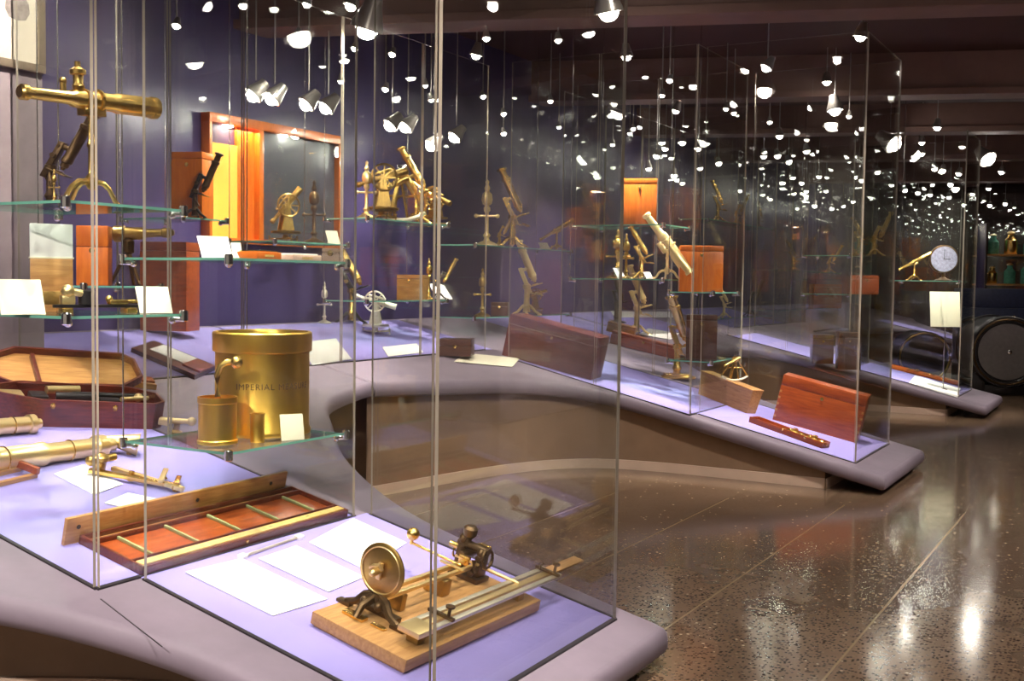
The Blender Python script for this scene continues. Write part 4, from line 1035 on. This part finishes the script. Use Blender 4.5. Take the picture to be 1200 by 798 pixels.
# wall-side racks (v -5.9 .. -5.2)
def rack_px(label, x0, x1, ys, v1, depth=.40):
    u0, u1 = at_v(x0, 300, v1).dot(EU), at_v(x1, 300, v1).dot(EU)
    zs = [at_v((x0 + x1)/2, y, v1).z for y in ys]
    rack(label, u0, u1, v1 - depth, v1, zs)
    return zs
S_A = rack_px('glass shelves on the purple wall left of the nearest glass corner, sextants on top', 430, 522, [352, 259], -5.25)
S_B = rack_px('glass shelves on the purple wall right of the nearest glass corner, tilted telescopes on them', 556, 668, [370, 290], -5.25)
S_C = rack_px('glass shelves before the amber wall cabinet, a dark candlestick instrument on them', 322, 405, [284], -5.25)
def P(x, v, z): return on_shelf(x, v, z)
theodolite(camM(P(447, -5.42, S_A[1]), 20), 0.52, 'brass theodolite at left on the upper wall shelf, facing the wall cabinet', OLDBRASS, -18)
sextant(camM(P(468, -5.38, S_A[1]), 15), .38, 'brass sextant standing mid upper wall shelf right of the theodolite', BRASS)
microscope(camM(P(488, -5.42, S_A[1]), 0), .66, 'brass microscope leaning left at the right end of the upper wall shelf', -28, BRASS)
turned_column(camM(P(509, -5.4, S_A[1])), .30, 'short brass column with crossbar at the end of the upper wall shelf', OLDBRASS)
p = P(479, -5.45, S_A[0])
wooden_chest(camM(p + Vector((-.10, 0, 0)), -18), .22, .18, .21, HONEY, 'honey wooden box with a dark round hole on the lower wall shelf', 'wooden box', .16, False)
microscope(camM(P(514, -5.4, S_A[0]), 10), .40, 'black microscope with white eyepiece beside the honey box', 24, BRASS, True)
turned_column(camM(P(503, -5.36, S_A[0])), .36, 'slim brass column between the honey box and black microscope', BRASS)
theodolite(camM(P(335, -5.45, S_C[0]), 30), .40, 'brass instrument in front of the amber cabinet, left on its glass shelf', OLDBRASS, -50)
turned_column(camM(P(368, -5.4, S_C[0])), .47, 'dark candlestick instrument in front of the grey cabinet bay', BRONZE, 'candlestick_instrument', 'instrument')
p = P(392, -5.4, S_C[0]); leaning_card(camM(p), .10, .12, 'small pale card at the right end of the cabinet shelf', CARD, 70)
microscope(camM(P(600, -5.42, S_B[1]), 0), .78, 'tall brass microscope leaning left on the upper shelf, right of the nearest glass corner', -22, BRASS)
microscope(camM(P(618, -5.36, S_B[0]), 0), .74, 'tall brass microscope leaning left on the lower shelf above the leaning chest', -20, PALEBRASS)
table_telescope(camM(P(652, -5.42, S_B[1])), .42, .22, 'small brass telescope pointing up to the right on the upper shelf', -32, 0, BRASS, finder=False)
turned_column(camM(P(570, -5.4, S_B[1])), .62, 'tall brass column gauge next to the nearest glass corner, upper shelf', PALEBRASS)
turned_column(camM(P(566, -5.4, S_B[0])), .45, 'stout brass column gauge next to the nearest glass corner, lower shelf', OLDBRASS)
wooden_chest(camM(P(576, -5.45, S_B[0]), -8), .16, .14, .13, DARKWOOD, 'small dark walnut box below the column gauges', 'wooden box', .3, False)
p = P(640, -5.45, S_B[1]); leaning_card(camM(p), .12, .10, 'small card beside the brass telescope on the upper wall shelf', CARD, 60)

table_telescope(camM(P(498, -5.56, S_A[1])), .40, .30, 'short brass telescope tilted up left at the back of the upper wall shelf', 35, 0, BRASS, finder=False)
theodolite(camM(P(510, -5.5, S_A[1]), -30), .40, 'small aged theodolite at the right end of the upper wall shelf', OLDBRASS, 25)
turned_column(camM(P(429, -5.35, S_A[1])), .45, 'slim tall brass column between theodolite and sextant, upper wall shelf', PALEBRASS)
leaning_card(camM(P(522, -5.4, S_A[0])), .16, .20, 'white card tilted at the end of the lower wall shelf', PAPER, 50)
theodolite(camM(P(628, -5.45, S_B[0]), 10), .30, 'small brass instrument at the foot of the leaning microscope above the chest', BRASS, -20)
microscope(camM(P(585, -5.5, S_B[1]), 0), .34, 'small aged brass microscope behind the tall column gauge', 22, OLDBRASS)
# things standing on the sloping wall deck
microscope(M_deck_up(412, 379, 0), h_at(412, 379, 278), 'black and brass microscope leaning left, between the measure and the purple wall', -26, BRASS, True)
turned_column(M_deck_up(380, 379), h_at(380, 379, 330), 'low silver stand right of the brass measure on the deck', SILVER)
theodolite(M_deck_up(440, 392), .42, 'small silver instrument on the wall deck by the microscope', SILVER)
def wall_box(x, y, wpx, hpx, d, mat, label, deg=0, lid=.2, corners=False, cat='wooden box'):
    p = D(x, y); k = px2m(p)
    return wooden_chest(camM(p, deg), wpx*k, d, hpx*k, mat, label, cat, lid, corners)
wall_box(196, 376, 8, 12, .1, DARKWOOD, 'tiny dark box at the foot of the upright red cabinet') if False else None
wall_box(514, 417, 38, 20, .22, DARKWOOD, 'low dark box on the deck edge at the nearest glass corner', -6, .4)
# red box with dark microscope standing in front of it
wall_box(199, 300, 1, 1, .1, REDWOOD, '') if False else None
p = at_v(214, 256, -5.45)
rack('small glass shelf against the purple wall holding the upright red box', p.dot(EU) - .14, p.dot(EU) + .22, -5.85, -5.3, [p.z])
wooden_chest(camM(p + Vector((-.11, .12, 0)), -12), .22, .16, .44, ORANGEWOOD, 'upright orange-red box on the small wall shelf beside the amber cabinet', 'wooden box', .1, False)
microscope(camM(p + Vector((.08, -.0, 0)), 0), .46, 'dark microscope in front of the upright orange-red box', 20, BRONZE, True)

# long chest leaning with the slope
def slope_chest(a, b, hpx, depth, mat, label, corners=True, lid=.22, back=None, joints=True):
    M, w = frameD(a, b)
    k = px2m(D(*a))
    return wooden_chest(M, w, depth, hpx*k, mat, label, 'chest', lid, corners, joints=joints)
slope_chest((588, 416), (692, 446), 50, .26, MAHOG, 'long dark mahogany chest seen through the nearest glass pane, above the notch', False)
def flat(a, b, c, label, mat=PAPER): return sheet(a, b, c, label, mat, None, 'paper_sheet', .008)
flat((366, 428), (412, 421), (350, 402), 'white sheet right of the brass measure on the wall deck')
flat((455, 418), (496, 413), (448, 407), 'white sheet on the wall deck left of the nearest glass corner')
flat((532, 424), (600, 430), (545, 414), 'cream sheet on the deck in front of the mahogany chest', CARD)

# ================================================================ SECOND TABLE
uM0, uM1 = 8.55, 9.1
zs = [at_v(760, 264, -4.0).z]
def Pu(x, u, z):
    p = at_u(x, 300, u); return Vector((p.x, p.y, z))
def levels_at(x, u, ys): return [at_u(x, y, u).z for y in ys]
S_D = levels_at(752, 8.85, [327, 265])
rack('glass shelves of the middle table with the upright orange box', 8.55, 9.12, -4.35, -3.52, S_D)
S_E = levels_at(825, 8.85, [421, 342])
rack('glass shelves of the middle table with the square orange box', 8.6, 9.2, -3.46, -3.10, S_E)
def shelf_box(x, v, z, wpx, hpx, d, mat, label, deg=0):
    p = P(x, v, z); k = px2m(p)
    return wooden_chest(camM(p, deg), wpx*k, d, hpx*k, mat, label, 'wooden box', .12, False)
def shelf_box_u(x, u, z, wpx, hpx, d, mat, label, deg=0):
    p = Pu(x, u, z); k = px2m(p)
    return wooden_chest(frame(p, EV, EZ) @ RZ(deg), wpx*k, d, hpx*k, mat, label, 'wooden box', .12, False)
shelf_box_u(728, 8.72, S_D[1], 40, 55, .22, ORANGEWOOD, 'upright orange wooden box on the top shelf of the middle table', 24)
shelf_box_u(797, 8.72, S_E[1], 50, 54, .24, ORANGEWOOD, 'square orange wooden box low on the middle table shelf', 24)
shelf_box_u(806, 8.78, S_E[0], 36, 52, .2, DARKWOOD, 'upright dark red-brown box under the square orange box', 20)
turned_column(frame(Pu(724, 8.66, S_D[0]), EV, EZ) @ Matrix.Diagonal((1.5, 1.5, 1, 1)), .42, 'brass column gauge under the upright orange box', BRASS)
turned_column(frame(Pu(734, 8.95, S_D[0]), EV, EZ), .40, 'slim brass column behind the column gauge under the orange box', OLDBRASS)
microscope(camM(Pu(752, 8.75, S_D[0]), 0), .46, 'brass microscope leaning left under the upright orange box', -28, BRASS)
leaning_card(camM(Pu(729, 8.60, S_D[0])), .09, .11, 'small white card in front of the brass column gauge', PAPER, 62)
leaning_card(camM(Pu(762, 8.60, S_D[0])), .08, .07, 'small white card at the right end of the shelf under the orange box', PAPER, 62)
table_telescope(camM(Pu(782, 8.7, S_D[0])), .62, .30, 'pale brass telescope pointing up to the left between the orange boxes', 52, 0, PALEBRASS, finder=False, fat=.085)
microscope(camM(Pu(832, 9.1, S_E[1] )), .40, 'small brass microscope behind the square orange box', -24, BRASS) if False else None
# big binocular microscope standing on the deck
microscope(M_deck_up(793, 443, 0), h_at(793, 443, 345), 'tall brass binocular microscope on a square foot, middle table', -17, BRASS, False, True, 'microscope', None, 'block')
microscope(M_deck_up(746, 392, 0), h_at(746, 392, 310), 'slim brass microscope left of the binocular one on the middle table', -20, PALEBRASS)
microscope(M_deck_up(722, 378, 0), h_at(722, 378, 318), 'dark microscope standing by the nearest glass edge on the middle table', -16, BRONZE, True, False, 'microscope', None, 'round')
slope_chest((714, 402), (790, 421), 15, .13, REDWOOD, 'low reddish box lying along the middle table deck', False)
slope_chest((710, 388), (742, 396), 12, .13, HONEY, 'short brown box end by the nearest glass edge', False) 
flat((720, 372), (800, 372), (716, 365), 'white sheet among the microscopes of the middle table')
flat((748, 392), (786, 398), (760, 385), 'pale blue-white sheet left of the dark red-brown box')
# honey box with open tapered sides and a sextant standing on it
def honey_box():
    M, w = frameD((818, 462), (875, 485)); k = px2m(D(818, 462)); h = 27*k; d = .11
    t = thing('honey_box', 'tapered honey-coloured wooden box under the brass sextant, middle table', 'wooden box', M)
    e = .012
    MB().raw([(0, 0, 0), (w, 0, 0), (w, d, 0), (0, d, 0), (-e, -e, h), (w + e, -e, h), (w + e, d + e, h), (-e, d + e, h)],
             [(3, 2, 1, 0), (4, 5, 6, 7), (0, 1, 5, 4), (1, 2, 6, 5), (2, 3, 7, 6), (3, 0, 4, 7)]).build('body', HONEY, t)
    MB().box(w/2, d/2, h, w + 3*e, d + 3*e, .012, .003).build('lid', HONEY, t)
    MB().lathe([(.011, 0), (.012, .003), (.005, .005)], 12, MT(w/2, -e*.8, h*.75) @ RX(90)).build('lock_plate', BRASS, t)
    top = M @ Vector((w*.55, d*.5, h + .012))
    sextant(camM(top, 10) @ RY(0), .21, 'brass sextant standing on the honey-coloured box')
honey_box()
slope_chest((905, 492), (1003, 520), 56, .19, REDWOOD, 'large red mahogany chest at the tip of the middle table', True)
def tray_on_slope(a, b, d, h, label, n, lab, seed, mat=REDWOOD):
    M, w = frameD(a, b)
    tool_tray(M, w, d, h, label, mat)
    tray_tools(M, w, d, h, n, lab, seed, (.45, .98))
    return M, w
tray_on_slope((877, 495), (962, 526), .13, .05, 'long narrow tray of brass tools in front of the red chest', 6, 'small brass fitting lying in the tray before the red chest', 3)
turned_column(M_deck_up(920, 402), h_at(920, 402, 372), 'little silver stand behind the red chest', SILVER) if False else None

# ================================================================ BETWEEN SECOND AND THIRD TABLES, along the wall
S_F = rack_px('glass shelves along the far wall behind the sextant, microscopes on them', 828, 905, [372, 262], -5.25)
S_G = rack_px('glass shelves along the far wall behind the red chest, an open box on them', 912, 985, [362, 318], -5.25)
shelf_box(955, -5.45, S_G[0], 34, 28, .25, REDWOOD, 'small red box with pale front on the far wall shelf', 6)
p = P(968, -5.3, S_G[0]); leaning_card(camM(p), .26, .15, 'pink-white card in front of the small red box, far shelf', PALEVELVET, 62)
for x, v, z, H, lab, ti, mt in [(840, -5.42, S_F[1], .6, 'brass microscope leaning left, top far shelf left end', -22, BRASS), (862, -5.42, S_F[1], .5, 'bronze microscope leaning right, top far shelf', 20, OLDBRASS), (888, -5.42, S_F[1], .42, 'short brass microscope, top far shelf right end', -12, BRASS),
                            (850, -5.42, S_F[0], .5, 'pale brass microscope on the lower far shelf', -25, PALEBRASS), (880, -5.42, S_F[0], .6, 'dark microscope on the lower far shelf', 18, BRONZE), (930, -5.42, S_G[1], .55, 'brass microscope above the small red box', -30, BRASS), (972, -5.42, S_G[1], .6, 'aged brass microscope leaning right above the small red box', 26, OLDBRASS)]:
    microscope(camM(P(x, v, z)), H, lab, ti, mt, mt is BRONZE)
# ================================================================ THIRD TABLE AND BEYOND
S_H = levels_at(1090, 14.4, [329])
rack('glass shelf at the third table under the pale blue dial', 14.1, 14.75, -2.8, -2.02, S_H)
S_I = levels_at(1020, 14.4, [345, 300])
rack('glass shelves upslope on the third table, a red box on the lower one', 14.0, 14.65, -3.85, -3.28, S_I)
def dial_on_stand(M, R, label):
    t = thing('dial_instrument', label, 'dial', M)
    MB().lathe([(.10, 0), (.105, .012), (.05, .03), (.02, .05), (.02, .10)], 24).build('foot', BRONZE, t)
    zc = .10 + R
    MB().turned((0, -.025, zc), (0, .025, zc), [(R*.98, 0), (R*1.04, .1), (R*1.04, .9), (R*.98, 1)], 40).build('case', BRONZE, t)
    MB().turned((0, -.028, zc), (0, -.025, zc), [(R*.92, 0), (R*.92, 1)], 40).build('face', BLUEDIAL, t)
    MB().box(0, -.030, zc, .006, .002, R*.7).box(R*.2, -.030, zc - .003, R*.5, .002, .006).build('hand', BLACK, t)
p = Pu(1106, 14.55, S_H[0]); k = px2m(p)
dial_on_stand(camM(p, -8), 16*k, 'round pale blue dial on a bronze foot, third table shelf')
table_telescope(camM(Pu(1072, 14.4, S_H[0])), 42*k, 22*k, 'bright brass telescope pointing up to the right, left of the blue dial', -28, 0, BRASS, finder=False)
p = at_u(1108, 383, 14.2); 
t = thing('text_card', 'tall cream text card on a thin stem, third table in front of the blue dial', 'card', camM(p, -6))
k = px2m(p)
MB().box(0, 0, 0, 34*k, .006, 42*k, .001, RX(-12)).build('card_face', CARD, t)
hz = p.z - deckz(p.dot(EV))
MB().rod((0, .014, -hz), (0, .014, .06), .006).lathe([(.05, -hz), (.05, -hz + .008), (.012, -hz + .02)], 16, MT(0, .014, 0)).build('stem', STEEL, t)
M, w = frameD((1043, 432), (1122, 452)); k = px2m(D(1043, 432))
tool_tray(M, w, .16, .05, 'open wooden tray of brass tools at the tip of the third table', ORANGEWOOD)
tray_tools(M, w, .16, .05, 6, 'small brass fitting lying in the tray on the third table', 8, (.2, .95))
sheet((1065, 449), (1122, 466), (1072, 440), 'white sheet in front of the tool tray on the third table', PAPER, None, 'paper_sheet', .008)
for x, y, w_, h_, mt, lab in [(982, 433, 26, 44, DARKWOOD, 'upright dark walnut box upslope on the third table'), (952, 426, 24, 34, DARKWOOD, 'dark walnut box behind the red chest, third table upslope')]:
    wall_box(x, y, w_, h_, .2, mt, lab, -6, .15)
for x, v, z, H, lab, ti, mt in [(1006, 14.35, S_I[1], .5, 'brass microscope on the upper third table shelf', -25, BRASS), (1024, 14.35, S_I[1], .6, 'bronze microscope on the upper third table shelf', 20, OLDBRASS)]:
    microscope(camM(Pu(x, v, z)), H, lab, ti, mt)
wooden_chest(camM(Pu(1003, 14.2, S_I[0])), .30, .2, .24, REDWOOD, 'red box on the lower third table shelf', 'wooden box', .2, False)
# big black drum and navy case beyond the third table
def drum():
    p = Vector((0, 0, 0)); d = ray(1178, 412); q = CAM + d * (15.6 / d.y)
    R = 42 * q.y / F_PX
    base = Vector((q.x, q.y, 0)); M = camM(base, -8)
    zc = max(q.z, R + .02)
    t = thing('black_drum', 'huge black drum lying on its side with a grey round face, right edge', 'drum', M)
    MB().turned((0, -.1, zc), (0, .75, zc), [(R*.80, 0), (R*.84, -.03), (R*.97, -.03), (R, .0), (R, .10), (R*.94, .12), (R*.94, .9), (R, .92), (R, 1)], 56).build('barrel', BLACK, t)
    MB().turned((0, -.112, zc), (0, -.10, zc), [(R*.78, 0), (R*.78, 1)], 56).build('face', GREYDIAL, t)
    MB().ring((0, -.125, zc), (0, 1, 0), R*.90, R*.03, 56, 8).build('rim_ring', BRONZE, t)
    MB().lathe([(.03, 0), (.03, .02), (.012, .03)], 16, MT(R*.05, -.112, zc) @ RX(90)).build('boss', CHROME, t)
    for s in (-1, 1): MB().box(s*R*.7, .3, 0, R*.35, .7, zc - R*.62, .01).build('cradle', BLACK, t)
    z1 = zc + R + .005
    MB().box(0, .32, 0, R*1.2, .7, max(.05, zc - R*.93), .01).build('plinth', BLACK, t)
    c0 = CAM + ray(1152, 378) * (16.6 / ray(1152, 378).y)
    wz = (CAM + ray(1152, 338) * (16.6 / ray(1152, 338).y)).z
    wooden_chest(camM(Vector((c0.x - .1, c0.y + .5, 0)), -8), 1.5, .6, wz, NAVY, 'tall navy-covered case standing behind the black drum', 'case', .2, False)
    d2 = ray(1082, 418); q2 = CAM + d2 * (17.4 / d2.y)
    R2 = 30 * q2.y / F_PX
    t = thing('black_drum', 'second black drum standing half hidden behind the third table glass', 'drum', camM(Vector((q2.x, q2.y, 0)), -8))
    MB().turned((0, -.1, q2.z), (0, .6, q2.z), [(R2*.9, 0), (R2, .02), (R2, 1)], 48).build('barrel', BLACK, t)
    MB().ring((0, -.1, q2.z), (0, 1, 0), R2*.93, R2*.04, 48, 8).build('rim_ring', OLDBRASS, t)
    MB().box(0, .25, 0, R2*1.3, .6, max(.05, q2.z - R2*.9), .01).build('plinth', BLACK, t)
drum()
# green glassware on lit far shelves
def jar(p, h, label, mat):
    t = thing('glass_jar', label, 'jar', camM(p), 'glassware on the far lit shelves')
    MB().lathe([(h*.25, 0), (h*.27, h*.03), (h*.27, h*.6), (h*.14, h*.75), (h*.12, h*.85), (h*.15, h*.87), (h*.15, h*.9)], 18).build('jar', mat, t)
    MB().lathe([(h*.13, h*.9), (h*.16, h*.93), (h*.1, h*.98), (h*.03, h)], 14).build('stopper', PALEBRASS, t)
uJ = 20.6
def far_shelf():
    pL, pR = CAM + ray(1150, 328) * (19 / ray(1150, 328).y), CAM + ray(1200, 328) * (19 / ray(1200, 328).y)
    t = thing('far_shelving', 'far shelving with green glassware at the right edge', 'shelving', camM(Vector((pL.x, 19, 0))))
    W = 1.6
    for z in (1.0, 1.55, 2.05): MB().box(W/2, 0, z, W, .35, .03, .004).build('shelf', HONEY, t)
    for x in (0, W): MB().box(x, 0, 0, .04, .35, 2.6, .004).build('upright', STEEL, t)
    for j, z in enumerate((1.58, 2.08)):
        for i in range(5):
            jar(Vector((pL.x + .18 + .3*i, 19, z)), .30 + .05*((i + j) % 3), ('%s stoppered glass jar on the %s far shelf, %s from the left' % (('green', 'amber')[(i*2 + j) % 3 == 0], ('middle', 'top')[j], ('first', 'second', 'third', 'fourth', 'fifth')[i])), BRASS if (i*2 + j) % 3 == 0 else JARGREEN)
far_shelf()
